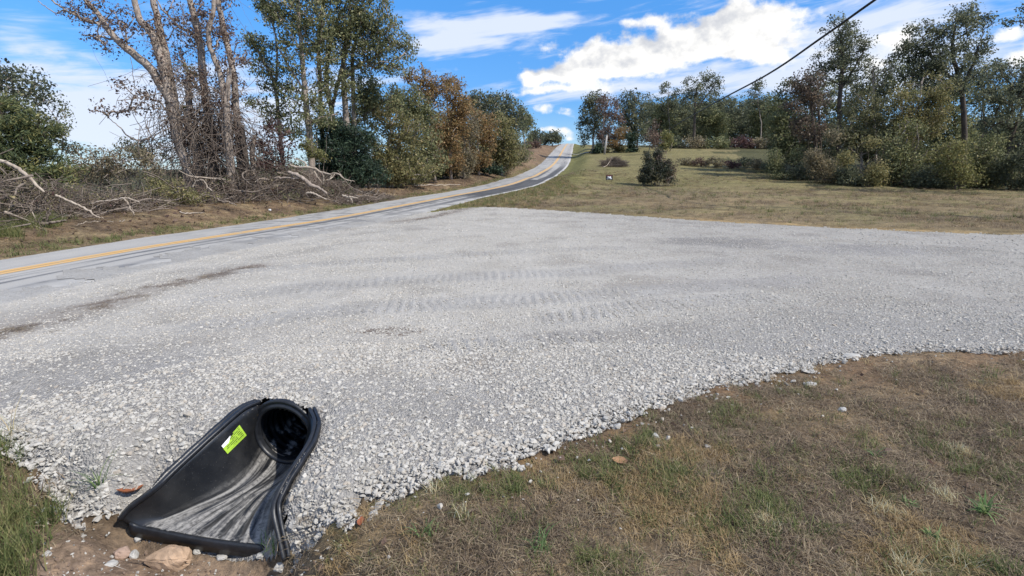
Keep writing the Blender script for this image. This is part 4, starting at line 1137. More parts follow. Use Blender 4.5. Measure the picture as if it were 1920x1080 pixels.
rock('sandstone_rock', 'large tan sandstone rock in the mud below the black culvert lip', 'rock', 318, 1058, .27, .17, .17, ROCKT, 3, .15, .3)
rock('sandstone_rock', 'pinkish brown rock half as big, left of the large tan rock', 'rock', 229, 1042, .095, .085, .09, ROCKP, 5, .6, .3)
rock('limestone_chunk', 'flat bluish white stone lying in bare mud at bottom left', 'stone', 207, 1060, .085, .06, .03, ROCKW, 9, .2, .1)
rock('limestone_chunk', 'white stone just under the left end of the culvert lip', 'stone', 262, 1010, .075, .05, .035, ROCKW, 10, .9, .2)
rock('limestone_chunk', 'narrow pale stone between the pinkish rock and the large tan rock', 'stone', 252, 1045, .045, .07, .06, ROCKW, 11, .2, .3)
rock('limestone_chunk', 'pale stone against the right end of the large tan rock', 'stone', 370, 1036, .05, .05, .045, ROCKW, 12, .4, .3)
rock('limestone_chunk', 'white stone in the mud right of centre below the culvert lip', 'stone', 417, 1047, .08, .05, .03, ROCKW, 13, .1, .2)
rock('limestone_chunk', 'white stone beside the grass tuft at the culvert right corner', 'stone', 487, 1044, .05, .04, .035, ROCKW, 14, .1, .3)
rock('limestone_chunk', 'grey white stone at the foot of the right culvert wing tip', 'stone', 525, 1069, .07, .06, .06, ROCKW, 15, .1, .3)
rock('limestone_chunk', 'broad flat grey stone at the gravel edge at far right', 'stone', 1597, 670, .20, .10, .05, ROCKW, 16, .1, .3)
rock('limestone_chunk', 'pale stone where the gravel meets the brown grass, right of middle', 'stone', 1518, 723, .13, .07, .05, ROCKW, 17, .2, .3)
rock('limestone_chunk', 'lone white stone in brown grass below the gravel edge, right', 'stone', 1579, 770, .07, .05, .04, ROCKW, 18, .4, .3)
rock('limestone_chunk', 'small white stone in the brown tracked dirt right of middle', 'stone', 1327, 840, .05, .04, .03, ROCKW, 19, .4, .3)
rock('limestone_chunk', 'white stone sitting on brown dirt by the gravel corner', 'stone', 1229, 820, .05, .05, .045, ROCKW, 20, .4, .3)
rock('limestone_chunk', 'rounded grey stone in the dirt notch of the gravel edge', 'stone', 1156, 803, .075, .06, .055, ROCKW, 21, .4, .3)
rock('limestone_chunk', 'pale oval stone in the grass just below the gravel edge', 'stone', 700, 967, .055, .05, .05, ROCKW, 22, .4, .3)
rock('limestone_chunk', 'small white stone in grass below the pale oval stone', 'stone', 728, 988, .035, .025, .02, ROCKW, 23, .4, .3)


def dead_leaf(label, px, py, size, mat, seed, up=.02):
    r_ = np.random.default_rng(seed); V = []; n_ = 7
    for i in range(n_):
        f_ = i / (n_ - 1); w_ = size * .30 * math.sin(math.pi * (f_ * .92 + .04)) * (1 + .3 * r_.random())
        x_ = (f_ - .5) * size; z_ = up + size * .22 * (f_ - .5) ** 2 * 4 * r_.uniform(.6, 1.1)
        V += [(x_, -w_, z_ + w_ * .5), (x_, 0, z_), (x_, w_, z_ + w_ * .6)]
    fs_2 = [(3 * i + k_, 3 * i + 3 + k_, 3 * i + 4 + k_, 3 * i + 1 + k_) for i in range(n_ - 1) for k_ in (0, 1)]
    w = gp(px, py); o_ = obj('dead_leaf', mesh_np('dead_leaf', V, np.array(fs_2), mat, smooth=True), None, label=label, cat='leaf')
    o_.location = w; o_.rotation_euler = (r_.normal(0, .3), r_.normal(0, .3), r_.uniform(0, 6))


dead_leaf('rust red dead leaf curled on the left tip of the culvert end', 243, 945, .14, LEAFR, 1, .07)
dead_leaf('curled tan leaf lying in the brown grass right of the gravel edge', 1163, 872, .09, LEAFT, 2)
dead_leaf('small red brown leaf in grass just below the gravel near the bottom', 681, 985, .06, LEAFR, 3)


def plant(name, label, cat, px, py, nb, length, lean, width, mat, seed, spread=.012, nseg=4, group=None):
    o_ = obj(name, tuft_mesh(name, seed, nb, length, lean, width, mat, .0, spread, nseg), None, label=label, cat=cat, group=group)
    o_.location = gp(px, py); return o_


plant('weed', 'thin green weed sprig growing out of the gravel left of the culvert', 'weed', 187, 915, 20, .23, .75, .008, WEED, 31)
plant('weed', 'dry seedhead grass stalks leaning at the left edge on the gravel', 'weed', 22, 815, 12, .36, 1.0, .006, STRAWL, 32)
plant('weed', 'bluish green rosette weed in brown grass at far right', 'weed', 1842, 962, 26, .12, 1.15, .013, WEED, 33)
plant('weed', 'small green rosette weed in the brown grass right of middle', 'weed', 1640, 857, 15, .085, 1.2, .010, WEED, 34)
plant('weed', 'dark green leafy weed near the bottom right corner', 'weed', 1748, 1012, 22, .085, 1.2, .012, WEED, 35)
plant('weed', 'flat green weed between the rosette and the leafy weed at right', 'weed', 1705, 948, 12, .085, 1.25, .010, WEED, 36)
plant('grass_clump', 'green grass clump in the turf at bottom middle', 'grass clump', 1015, 1030, 34, .13, .7, .006, WEED, 37, .03)
plant('grass_clump', 'pale yellow grass clump below the gravel edge, left of the green clump', 'grass clump', 868, 968, 34, .10, .55, .005, STRAWL, 38, .02)
plant('grass_clump', 'yellow dry grass clump hugging the gravel edge', 'grass clump', 815, 920, 40, .09, 1.0, .005, STRAWL, 39, .035)
plant('grass_clump', 'short green grass tuft at the right corner of the culvert lip', 'grass clump', 510, 1030, 26, .12, .6, .005, WEED, 40, .03)
plant('grass_clump', 'broad green tuft left of the yellow clumps near the bottom', 'grass clump', 800, 1000, 26, .11, .8, .006, WEED, 41, .03)
for k_, (px, py, lb) in enumerate([(1700, 1070, 'fluffy straw coloured clump at the bottom edge, right'), (1790, 1050, 'fluffy straw clump nearest the bottom right corner'), (1660, 960, 'tan straw clump above the two bottom edge clumps'),
                                   (1440, 985, 'upright straw clump in turf at lower right middle'), (1770, 935, 'straw clump between two green weeds at right'), (1800, 850, 'bleached straw clump below the gravel at far right')]):
    plant('straw_clump', lb, 'grass clump', px, py, 130, .075, .85, .004, STRAWL, 50 + k_, .032)

# ------------------------------------------------------------------ trees and shrubs
def leaf_cloud(cent, per, rad, size, r_, flat=.7, long_=1.0, tvar=.22):
    n_ = len(cent) * per
    c_ = np.repeat(cent, per, 0)
    off = r_.normal(size=(n_, 3)); off /= np.maximum(np.linalg.norm(off, axis=1, keepdims=True), 1e-6); off *= (r_.random((n_, 1)) ** .55) * 1.25
    off[:, 2] *= flat
    rr_ = np.repeat(rad if np.ndim(rad) else np.full(len(cent), rad), per)[:, None]
    c_ = c_ + off * rr_
    a_ = r_.normal(size=(n_, 3)); a_[:, 2] -= .25; a_ /= np.linalg.norm(a_, axis=1, keepdims=True)
    b_ = np.cross(a_, r_.normal(size=(n_, 3))); b_ /= np.maximum(np.linalg.norm(b_, axis=1, keepdims=True), 1e-6)
    s_ = size * (.45 + .95 * r_.random((n_, 1)) ** 1.4)
    L_ = s_ * .5 * long_; W_ = s_ * .30 / long_ ** .5
    nn = np.cross(a_, b_)
    V = np.stack([c_ - a_ * L_, c_ + b_ * W_ + nn * W_ * .3, c_ + a_ * L_, c_ - b_ * W_ + nn * W_ * .3], 1).reshape(-1, 3)
    tint = np.clip(np.repeat(np.clip(r_.normal(.5, .16, len(cent)), 0, 1), per) + r_.normal(0, tvar, n_), 0, 1)
    return V, np.arange(n_ * 4).reshape(-1, 4), tint


def px_scale(px, py, Y): return float(np.linalg.norm(P(px + 1, py, Y) - P(px, py, Y)))


def tree(name, label, cat, Y, base, ells, mat, ncl=90, per=45, size=.12, crad=.42, trunk=None, tr=None, bark=BARK, seed=1, group=None,
         gaps=.42, long_=1.0, flat=.7, branches=True, stems=1, extra=None, shell=.6, bmin=.008):
    """base: photo column of the foot (at depth Y). ells: crown lobes as (px,py,rx,ry) seen at depth Y, each a rounded volume in space.
    trunk: list of stems, each a list of (px,py,half width in px)."""
    r_ = np.random.default_rng(seed)
    bx = P(base, 330, Y)[0]; B0 = np.array([bx, Y, gz(bx, Y)])
    root = empty(name, B0, label, cat, group)
    E3 = []
    for e_ in ells:
        cx, cy, rx, ry = e_[:4]; dy = (e_[4] if len(e_) > 4 else 0) + r_.normal(0, .15) * rx * px_scale(cx, cy, Y)
        s_ = px_scale(cx, cy, Y); E3.append((P(cx, cy, Y + dy), np.array([rx * s_, rx * s_ * .85, ry * s_])))
    vol = np.array([np.prod(r2) ** .75 for _, r2 in E3]); vol /= vol.sum()
    cen = []
    for (c0, r2), w_ in zip(E3, vol):
        k_ = max(3, int(round(ncl * w_))); got = 0; tries = 0
        while got < k_ and tries < k_ * 30:
            tries += 1
            q = r_.normal(size=3); q /= np.linalg.norm(q); q *= r_.random() ** (1 / 3 if shell < .5 else .38)
            w = c0 + q * r2
            if w[2] < B0[2] + .15: continue
            if vnoise(np.array([w[0] * .9 / max(crad, .3) * .4 + w[2] * .31]), np.array([w[1] * .37 / max(crad, .3) + w[2] * .8 / max(crad, .3) * .45]), seed)[0] < gaps * .85: continue
            cen.append(w); got += 1
    cen = np.array(cen)
    # skeleton
    nodes, par, rfix = [], [], []
    if trunk is None:
        top = max(c0[2] + r2[2] * .55 for c0, r2 in E3); cxm = sum(c0 * w_ for (c0, _), w_ in zip(E3, vol))
        trunk_w = []
        for k_ in range(stems):
            sp = np.array([r_.normal(0, .25), r_.normal(0, .25), 0]) * (stems > 1)
            tgt = cxm + r_.normal(0, .5, 3) * (np.array([.15, .15, 0]) if stems == 1 else np.array([E3[0][1][0], E3[0][1][1], 0]) * 1.1)
            tp = np.array([B0 + sp, B0 * .6 + tgt * .4, tgt, tgt]); tp[1][2] = B0[2] + (top - B0[2]) * .35; tp[2][2] = B0[2] + (top - B0[2]) * .7; tp[3][2] = top
            tp[1][:2] = B0[:2] * .75 + tgt[:2] * .25 + r_.normal(0, .12, 2); tp[3][:2] += r_.normal(0, .25, 2)
            pl = spline(tp, 14); pl[1:-1, :2] += r_.normal(0, .05, (12, 2))
            trunk_w.append((pl, np.linspace(1, .25, 14) * (tr or .12) / math.sqrt(stems)))
    else:
        trunk_w = []
        for st_ in trunk:
            pts = []
            for k_, q in enumerate(st_):
                Yq = Y + (q[3] if len(q) > 3 else 0); w = P(q[0], q[1], Yq); pts.append((*w, q[2] * px_scale(q[0], q[1], Yq)))
            pts = np.array(pts)
            if st_[0][1] > 270 and len(st_[0]) < 5: pts[0, 2] = gz(pts[0, 0], pts[0, 1]) - .1
            pts[:, 3] *= .86; pl = spline(pts, max(12, int(len(st_) * 4))); trunk_w.append((pl[:, :3] + np.concatenate([np.zeros((1, 3)), r_.normal(0, .012, (len(pl) - 1, 3))]), np.maximum(pl[:, 3], .012)))
    tb = Tubes()
    for pl, ra in trunk_w:
        ra = ra.copy(); ra[0] *= 1.25
        tb.path(pl, ra, 8)
        st_ = len(nodes)
        for k_ in range(len(pl)):
            nodes.append(pl[k_]); par.append(st_ + k_ - 1 if k_ else -1); rfix.append(ra[k_])
    nt = len(nodes); obj('trunk', tb.build('trunk', bark, origin=B0), root)
    if branches and len(cen):
        TN = np.array(nodes)
        order = np.argsort([np.min(np.linalg.norm(TN - c_, axis=1)) for c_ in cen])
        NP = np.empty((len(cen) * 5 + nt, 3)); NP[:nt] = TN; cnt_n = nt
        sega, segb, segp = [], [], []
        child_of = {}
        for i in order:
            c_ = cen[i]; N_ = NP[:cnt_n]; dv = c_ - N_; dd = np.linalg.norm(dv, axis=1); hd = np.hypot(dv[:, 0], dv[:, 1])
            cost = dd + 1.1 * np.maximum(0, hd * .45 - dv[:, 2])
            cost[:nt] += np.where(TN[:, 2] < B0[2] + .25 * (c_[2] - B0[2]), 1.0, 0) if nt else 0
            j = int(np.argmin(cost)); a_ = N_[j].copy(); L_ = dd[j]
            k_ = 4 if L_ > .9 else 2
            mid = (a_ + c_) / 2 + np.array([0, 0, .12 * L_]) + r_.normal(0, .07 * L_, 3)
            prev = j
            for s_ in range(1, k_ + 1):
                f_ = s_ / k_; q = a_ * (1 - f_) ** 2 + 2 * mid * f_ * (1 - f_) + c_ * f_ * f_
                if s_ < k_: q = q + r_.normal(0, .03 * L_, 3)
                NP[cnt_n] = q; par.append(prev); prev = cnt_n; cnt_n += 1
        NP = NP[:cnt_n]; load = np.zeros(cnt_n)
        kids = np.zeros(cnt_n, int)
        for i in range(nt, cnt_n):
            if par[i] >= 0: kids[par[i]] += 1
        load[nt:][kids[nt:] == 0] = 1
        for i in range(cnt_n - 1, nt - 1, -1):
            if par[i] >= nt: load[par[i]] += load[i]
        rad = bmin + .0115 * (Y / 30) ** .3 * np.sqrt(load) ** 1.15
        idx = np.arange(nt, cnt_n); pa = np.array(par)[idx]
        ra = np.where(pa < nt, np.minimum(rad[idx] * 1.15, np.array(rfix + [0] * (cnt_n - nt))[np.minimum(pa, cnt_n - 1)] * .8 + .001), rad[np.maximum(pa, 0)])
        ra = np.maximum(ra, bmin)
        V, q = segs_mesh(NP[pa], NP[idx], ra, rad[idx], 5)
        obj('branches', mesh_np('branches', V, q, bark, smooth=True, origin=B0), root, kind='stuff')
    if per and len(cen):
        cr = crad * r_.uniform(.7, 1.3, len(cen))
        V, q, ti = leaf_cloud(cen, per, cr, size, r_, flat, long_)
        zmin = B0[2] + .02
        V[:, 2] = np.maximum(V[:, 2], zmin)
        obj('crown', mesh_np('crown', V, q, mat, {'tint': ('FLOAT', 'FACE', ti)}, origin=B0), root)
    return root, B0


LT = 'left roadside trees'
tree('oak_tree', 'dark green oak at the far left edge behind the bright cedar', 'tree', 28, 10, [(25, 160, 60, 36), (66, 180, 42, 40), (-45, 195, 90, 80), (60, 225, 45, 40)], DARKOAK, 120, 50, .17, .55, tr=.2, seed=11)
tree('cedar_tree', 'bushy yellow green cedar at the far left behind the brush pile', 'tree', 22, 40, [(15, 300, 88, 62), (55, 245, 52, 48), (-10, 235, 70, 60), (95, 330, 52, 42), (30, 360, 70, 40)], CEDAR, 320, 80, .105, .34, tr=.15, seed=12, long_=1.9, gaps=.3, bark=BARKD)
tree('young_tree', 'thin airy sapling right of the bright cedar against the sky', 'tree', 29, 112, [(112, 215, 17, 30), (128, 262, 20, 34), (100, 250, 18, 26)], OAK, 40, 26, .13, .36, tr=.05, seed=13)
SB = leaf_mat('thicket_leaves', [(0, (.055, .050, .030)), (.5, (.115, .098, .055)), (1, (.20, .155, .085))])
tree('shrub', 'grey brown brushy shrub just right of the bright cedar', 'shrub', 24, 165, [(165, 325, 55, 42), (150, 300, 30, 30), (185, 300, 25, 28)], SB, 90, 26, .10, .34, tr=.05, seed=14, stems=6, bark=TWIG)
tree('shrub', 'tangled brown shrub between two brush piles, tallest of the thicket', 'shrub', 24, 245, [(245, 325, 55, 48), (262, 295, 35, 30), (215, 320, 35, 35)], SB, 110, 24, .10, .32, tr=.05, seed=15, stems=7, bark=TWIG)
tree('shrub', 'olive leafy shrub in front of the vine covered trunks', 'shrub', 22.5, 320, [(320, 368, 52, 28), (365, 380, 42, 18), (290, 350, 30, 25)], OLIVE, 90, 34, .09, .25, tr=.03, seed=16, stems=6, bark=TWIG)
tree('shrub', 'dark green bush behind the thicket, left of the vine covered trunks', 'shrub', 34, 275, [(285, 285, 32, 26), (250, 275, 25, 18)], DARKOAK, 60, 40, .13, .4, tr=.05, seed=17, stems=3, bark=BARKD)
tree('shrub', 'low twiggy shrub filling the gap under the thin sapling', 'shrub', 30, 205, [(205, 318, 50, 26), (140, 330, 40, 28)], SB, 70, 26, .12, .36, tr=.04, seed=18, stems=5, bark=TWIG)

# trunks hung with vines
tree('vine_hung_tree', 'big leaning tree forking into three bare limbs, left of the vine covered group', 'tree', 26, 362,
     [(205, 45, 55, 40), (165, 20, 50, 30), (262, 60, 40, 55), (300, 40, 35, 40), (250, 165, 42, 18), (215, 205, 38, 16), (285, 200, 45, 30), (300, 130, 30, 40), (190, 85, 30, 22)], RUST, 170, 20, .12, .36,
     trunk=[[(364, 352, 12), (350, 310, 11), (334, 262, 11), (325, 210, 13), (320, 185, 12), (300, 158, 9.5), (283, 130, 9), (250, 100, 8.5), (222, 77, 7.5), (200, 52, 6.5), (185, 27, 5.5), (160, 0, 5), (138, -40, 3.5)],
            [(322, 195, 11), (305, 125, 9), (290, 75, 9), (280, 55, 9), (262, 37, 7), (252, 0, 6), (244, -55, 4.5)],
            [(327, 195, 9, .3), (318, 140, 8, .3), (310, 95, 8, .4), (300, 62, 8, .4), (295, 32, 7, .5), (287, 0, 6, .5), (278, -60, 4, .6)],
            [(187, 45, 3), (175, 42, 2.6), (145, 30, 2.3), (122, 18, 2), (97, 0, 1.6), (80, -20, 1)], [(122, 18, 1.5), (105, 24, 1.2), (90, 15, 1), (72, 2, .8)],
            [(280, 260, 2.2), (262, 264, 1.8), (240, 255, 1.6), (228, 242, 1.3), (222, 236, 1), (205, 222, .8)]], seed=21, gaps=.2)
t2, b2 = tree('snapped_tree', 'snapped trunk with a green tuft on top, second from left in vine group', 'tree', 26.3, 372, [(357, 135, 9, 10), (345, 205, 10, 9)], YELLOW, 16, 30, .10, .2,
              trunk=[[(375, 345, 10), (371, 310, 9.5), (367, 280, 9), (360, 255, 9), (352, 230, 8.5), (355, 200, 7), (352, 160, 6.5), (355, 138, 5.5)]], seed=22, bmin=.005)
t3, b3 = tree('vine_hung_tree', 'tall straight trunk in the middle of the vine covered group', 'tree', 26.8, 400, [(360, 30, 42, 45), (385, 70, 30, 40), (350, 95, 30, 35), (370, 160, 45, 40), (395, 215, 45, 45), (360, 240, 45, 40), (395, 275, 50, 40), (430, 240, 30, 50)], RUST, 290, 26, .12, .36,
              trunk=[[(401, 335, 9), (399, 280, 8.5), (387, 200, 8), (383, 160, 8), (380, 130, 8), (375, 82, 7.5), (365, 37, 7), (356, 0, 6), (349, -50, 4.5)],
                     [(376, 80, 3), (362, 62, 2.8), (345, 55, 2.6), (334, 50, 2.2), (322, 35, 2), (300, 12, 1.6), (290, -15, 1)]], seed=23, gaps=.2)
tree('vine_hung_tree', 'forked trunk with one snapped fork, right side of the vine covered group', 'tree', 26.2, 432, [(415, 60, 22, 40), (430, 120, 25, 30), (445, 100, 18, 26), (410, 190, 30, 35)], RUST, 70, 20, .115, .3,
     trunk=[[(433, 345, 9.5), (430, 290, 9), (425, 230, 8.5), (420, 180, 7.5), (410, 130, 6), (396, 97, 5.5), (390, 62, 5), (400, 20, 4.5), (402, -35, 3.5)], [(424, 200, 6.5), (427, 165, 6), (430, 128, 5)]], seed=24, gaps=.2)
tree('vine_hung_tree', 'slender straight trunk at the right edge of the vine covered group', 'tree', 27.2, 447, [(412, -5, 22, 20), (420, 40, 20, 30), (455, 110, 14, 22), (440, 160, 18, 26)], RUST, 50, 22, .115, .28,
     trunk=[[(452, 320, 8), (447, 262, 7.5), (443, 200, 7.5), (435, 125, 6.5), (425, 82, 6.5), (415, 32, 6), (409, 0, 6), (404, -50, 4)]], seed=25, gaps=.2)
tree('dead_stub', 'short dark broken stub leaning right of the vine covered trunks', 'tree', 27, 458, [(450, 250, 8, 8)], PURPLE, 6, 12, .1, .2, trunk=[[(462, 318, 7), (458, 275, 6.5), (452, 235, 5.5)]], seed=26, bark=BARKD)
tree('dead_stub', 'reddish snapped stub beside the dark red sapling', 'tree', 27.3, 476, [(476, 262, 6, 6)], PURPLE, 4, 10, .1, .2, trunk=[[(472, 325, 5.5), (473, 290, 5.5), (477, 254, 4.5)]], seed=27)
tree('red_leaved_sapling', 'dark red leaved sapling behind the right brush pile', 'tree', 28, 520, [(505, 252, 36, 26), (482, 288, 32, 24), (532, 275, 24, 26), (500, 300, 40, 20)], PURPLE, 90, 26, .13, .33, tr=.05, seed=28, stems=3, bark=BARKD, gaps=.25)


def strands(name, parent, org, c0, rad, hgt, n_, r_, mat, rr_=(.006, .018), drop=1.0):
    """a tangle of hanging vines as one mass"""
    st_ = c0 + r_.normal(size=(n_, 3)) * rad; st_[:, 2] = c0[2] + hgt * r_.random(n_)
    k_ = 6; L_ = r_.uniform(.7, 2.4, n_) * drop
    dr = r_.normal(size=(n_, 3)) * .55; dr[:, 2] = -np.abs(r_.normal(.7, .5, n_)); dr /= np.linalg.norm(dr, axis=1, keepdims=True)
    cv = r_.normal(0, .45, (n_, 3)); pts = [st_ + dr * (L_ * f_)[:, None] + cv * ((L_ * f_ * f_)[:, None]) * .6 + r_.normal(0, .03, (n_, 3)) for f_ in np.linspace(0, 1, k_)]
    A = np.concatenate(pts[:-1]); B = np.concatenate(pts[1:]); ra = np.tile(r_.uniform(*rr_, n_), k_ - 1)
    gzs = H(A[:, 0], A[:, 1]); ok_ = (A[:, 2] > gzs)
    V, q = segs_mesh(A[ok_], B[ok_], ra[ok_], ra[ok_] * .9, 4)
    return obj(name, mesh_np(name, V, q, mat, smooth=True, origin=org), parent, kind='stuff')


r5 = np.random.default_rng(55)
strands('vine_tangle', t3, b3, np.array([P(395, 250, 26.6)[0], 26.6, .6]), np.array([1.1, .6, 0]), 4.2, 1000, r5, TWIGD)
strands('pale_vines', t3, b3, np.array([P(370, 250, 26.2)[0], 26.2, .6]), np.array([1.1, .6, 0]), 6.0, 420, r5, TWIG, (.006, .016))
strands('hanging_vines', t3, b3, np.array([P(350, 100, 26.2)[0], 26.2, 4.5]), np.array([1.3, .6, 0]), 5.0, 150, r5, TWIG, (.004, .009), 1.4)

tree('oak_tree', 'slim leaning oak at the left of the tall airy oaks', 'tree', 33, 530, [(478, 25, 36, 34), (492, 70, 34, 28), (500, 115, 38, 36), (488, 180, 24, 26), (520, 190, 22, 34), (510, 25, 30, 30), (535, 150, 26, 30), (505, 215, 26, 22), (535, 235, 26, 30)], OAK, 210, 34, .15, .42,
     trunk=[[(531, 315, 5), (524, 240, 4.5), (516, 165, 4), (500, 125, 3.5), (483, 95, 3), (466, 60, 2.2)], [(516, 165, 2.5), (520, 110, 2.5), (515, 60, 2), (505, 20, 1.5)]], seed=31, gaps=.35)
tree('oak_tree', 'tallest pale trunked oak of the airy group, rising out of the frame', 'tree', 32.5, 584, [(555, -15, 60, 40), (540, 40, 46, 36), (590, 20, 44, 36), (595, 95, 36, 34), (540, 110, 34, 38), (560, 180, 32, 34), (600, 180, 26, 30), (570, 70, 40, 30), (562, 235, 34, 26), (600, 225, 30, 26)], OAK, 330, 34, .15, .42,
     trunk=[[(586, 315, 8), (579, 240, 7), (572, 170, 6), (566, 100, 5), (560, 30, 4.5), (556, -40, 3.5)], [(573, 175, 2.5), (545, 130, 2.2), (525, 95, 1.8)], [(578, 232, 2.8), (600, 222, 2.4), (632, 214, 1.6)]], seed=32, gaps=.38)
tree('oak_tree', 'thin dark oak just right of the tallest pale trunk', 'tree', 34, 606, [(618, -10, 48, 40), (625, 45, 40, 34), (608, 90, 32, 34), (615, 150, 28, 34), (605, 210, 22, 24)], OAK, 170, 34, .15, .42, trunk=[[(607, 310, 5), (603, 230, 5), (600, 150, 4.5), (597, 80, 4), (606, 0, 3)]], seed=33, gaps=.35, bark=BARKD)
tree('oak_tree', 'dark forked oak in the middle of the airy group', 'tree', 35, 628, [(660, 0, 45, 38), (650, 60, 40, 34), (640, 110, 36, 30), (645, 165, 30, 34), (670, 60, 40, 34)], OAK, 190, 34, .15, .42, trunk=[[(632, 305, 6), (624, 220, 5.5), (612, 160, 5), (618, 90, 4), (640, 20, 3)], [(622, 205, 4), (640, 130, 3.5), (655, 60, 2.5)]], seed=34, gaps=.35, bark=BARKD)
tree('oak_tree', 'broad oak spreading right over the orange brown trees', 'tree', 35.5, 655, [(700, 15, 48, 38), (730, 65, 42, 34), (755, 95, 26, 20), (690, 75, 44, 34), (770, 80, 15, 14), (680, 115, 36, 28), (735, 125, 38, 18), (665, 40, 40, 34), (710, 95, 40, 26)], OAK, 300, 36, .15, .44,
     trunk=[[(656, 305, 7), (648, 210, 6.5), (643, 130, 5.5), (650, 70, 4.5), (668, 10, 3.2)], [(645, 150, 3), (675, 120, 2.8), (700, 110, 2.4), (730, 85, 1.8)], [(664, 300, 5, 1), (663, 180, 5, 1), (662, 95, 4, 1), (690, 40, 3, 1)]], seed=35, gaps=.35)
tree('oak_tree', 'thin understory oak below the broad spreading oak', 'tree', 37, 690, [(690, 160, 36, 28), (680, 195, 32, 28), (720, 180, 32, 26), (660, 220, 30, 26), (640, 240, 26, 24)], OAK, 170, 42, .15, .42, tr=.07, seed=36, gaps=.3, bark=BARKD)
tree('cedar_tree', 'dark green cedar beside the road behind the right brush pile', 'tree', 34, 650, [(645, 320, 58, 34), (640, 280, 50, 38), (620, 250, 34, 32), (690, 325, 36, 26), (672, 265, 34, 34), (605, 290, 26, 32)], DKCEDAR, 320, 80, .12, .42, tr=.12, seed=37, long_=1.9, gaps=.22, bark=BARKD)
tree('shrub', 'small yellow green bush between the brush pile and the dark cedar', 'shrub', 31, 597, [(595, 288, 22, 20), (580, 272, 16, 16), (600, 240, 12, 20)], YELLOW, 50, 40, .12, .28, tr=.03, seed=38, stems=4)
tree('shrub', 'dull green bush behind the middle of the right brush pile', 'shrub', 29.5, 545, [(545, 320, 34, 22), (500, 315, 30, 18)], OAK, 60, 34, .11, .3, tr=.03, seed=39, stems=4)

tree('oak_tree', 'olive brown roadside oak right of the dark cedar', 'tree', 39, 725, [(720, 235, 46, 46), (700, 205, 40, 32), (745, 300, 46, 36), (760, 250, 38, 44), (710, 290, 34, 34), (725, 330, 44, 16), (780, 320, 40, 22)], OLIVE, 330, 46, .17, .48, tr=.16, seed=41, gaps=.25)
tree('oak_tree', 'dark green oak rising behind the olive brown oak', 'tree', 43, 770, [(770, 195, 34, 34), (790, 240, 36, 44), (745, 190, 26, 26), (800, 300, 36, 34)], OAK, 260, 46, .18, .5, tr=.16, seed=42, gaps=.25)
tree('orange_tree', 'orange brown tree at the top of the left treeline', 'tree', 45, 815, [(795, 152, 30, 24), (815, 175, 26, 26), (775, 150, 20, 18), (835, 160, 22, 22), (800, 200, 30, 34), (810, 260, 30, 40)], ORANGE, 150, 44, .18, .5, tr=.13, seed=43, gaps=.3)
tree('orange_tree', 'bright orange brown tree leaning over the verge, middle of the treeline', 'tree', 47, 845, [(850, 175, 24, 28), (866, 205, 24, 30), (845, 245, 34, 40), (835, 295, 30, 32), (820, 265, 28, 30)], ORANGE, 280, 44, .18, .5, tr=.13, seed=44, gaps=.3)
tree('bare_tree', 'nearly leafless grey brown tree between two orange brown ones', 'tree', 49, 872, [(872, 262, 26, 50), (880, 225, 22, 28), (865, 300, 26, 24)], SB, 150, 36, .16, .5, tr=.09, seed=45, gaps=.2, stems=3)
tree('orange_tree', 'rust tinged tree with yellow leaves low on its right', 'tree', 53, 898, [(895, 250, 24, 44), (888, 295, 26, 28), (905, 280, 22, 30), (915, 240, 18, 30)], ORANGE, 180, 42, .19, .52, tr=.1, seed=46, gaps=.25)
tree('oak_tree', 'round dark green oak behind the rust tinged tree', 'tree', 60, 905, [(905, 196, 32, 26), (885, 200, 20, 20), (915, 220, 28, 26)], DARKOAK, 120, 44, .24, .62, tr=.15, seed=47, gaps=.25)
tree('oak_tree', 'dark green oak near the far end of the left treeline', 'tree', 67, 948, [(945, 202, 32, 26), (968, 222, 24, 26), (940, 225, 30, 24)], DARKOAK, 120, 44, .25, .66, tr=.15, seed=48, gaps=.25)
tree('oak_tree', 'olive green tree hanging to the verge before the crest', 'tree', 58, 940, [(940, 255, 34, 40), (925, 300, 28, 24), (955, 285, 26, 32)], OLIVE, 210, 46, .22, .58, tr=.14, seed=49, gaps=.25)
tree('oak_tree', 'tall narrow green tree last in the left treeline', 'tree', 88, 985, [(985, 240, 14, 30), (978, 225, 12, 22)], OAK, 60, 44, .30, .75, tr=.15, seed=50, gaps=.2)
for k_, (x_, y_, Y_, m_, lb) in enumerate([(835, 250, 52, OAK, 'green tree filling in behind the bright orange brown tree'), (868, 235, 56, OLIVE, 'olive tree filling in behind the nearly leafless tree'), (905, 265, 60, OAK, 'green tree behind the rust tinged tree'),
                                           (755, 290, 46, OAK, 'green tree behind the foot of the olive brown oak'), (940, 285, 68, SB, 'brown olive tree behind the far end of the treeline'), (965, 262, 76, OAK, 'dull green tree beside the last tall narrow one')]):
    tree('oak_tree', lb, 'tree', Y_, x_, [(x_, y_, 28, 50), (x_ + 12, y_ + 34, 26, 30), (x_ - 12, y_ + 24, 24, 34)], m_, 150, 42, .20, .55, tr=.12, seed=210 + k_, gaps=.2)
for k_, (x_, y_, Y_, m_, lb) in enumerate([(735, 335, 38, OLIVE, 'olive shrub at the verge right of the dark cedar'), (775, 330, 41, OAK, 'green shrub at the verge under the dark green oak'), (868, 318, 48.5, SB, 'brown shrub at the verge under the nearly leafless tree'), (945, 312, 61, SB, 'brown shrub low under the olive tree before the crest')]):
    tree('verge_shrub', lb, 'shrub', Y_, x_, [(x_, y_, 26, 16), (x_ + 12, y_ - 14, 20, 20)], m_, 80, 38, .15, .38, tr=.04, seed=220 + k_, gaps=.15, stems=4)
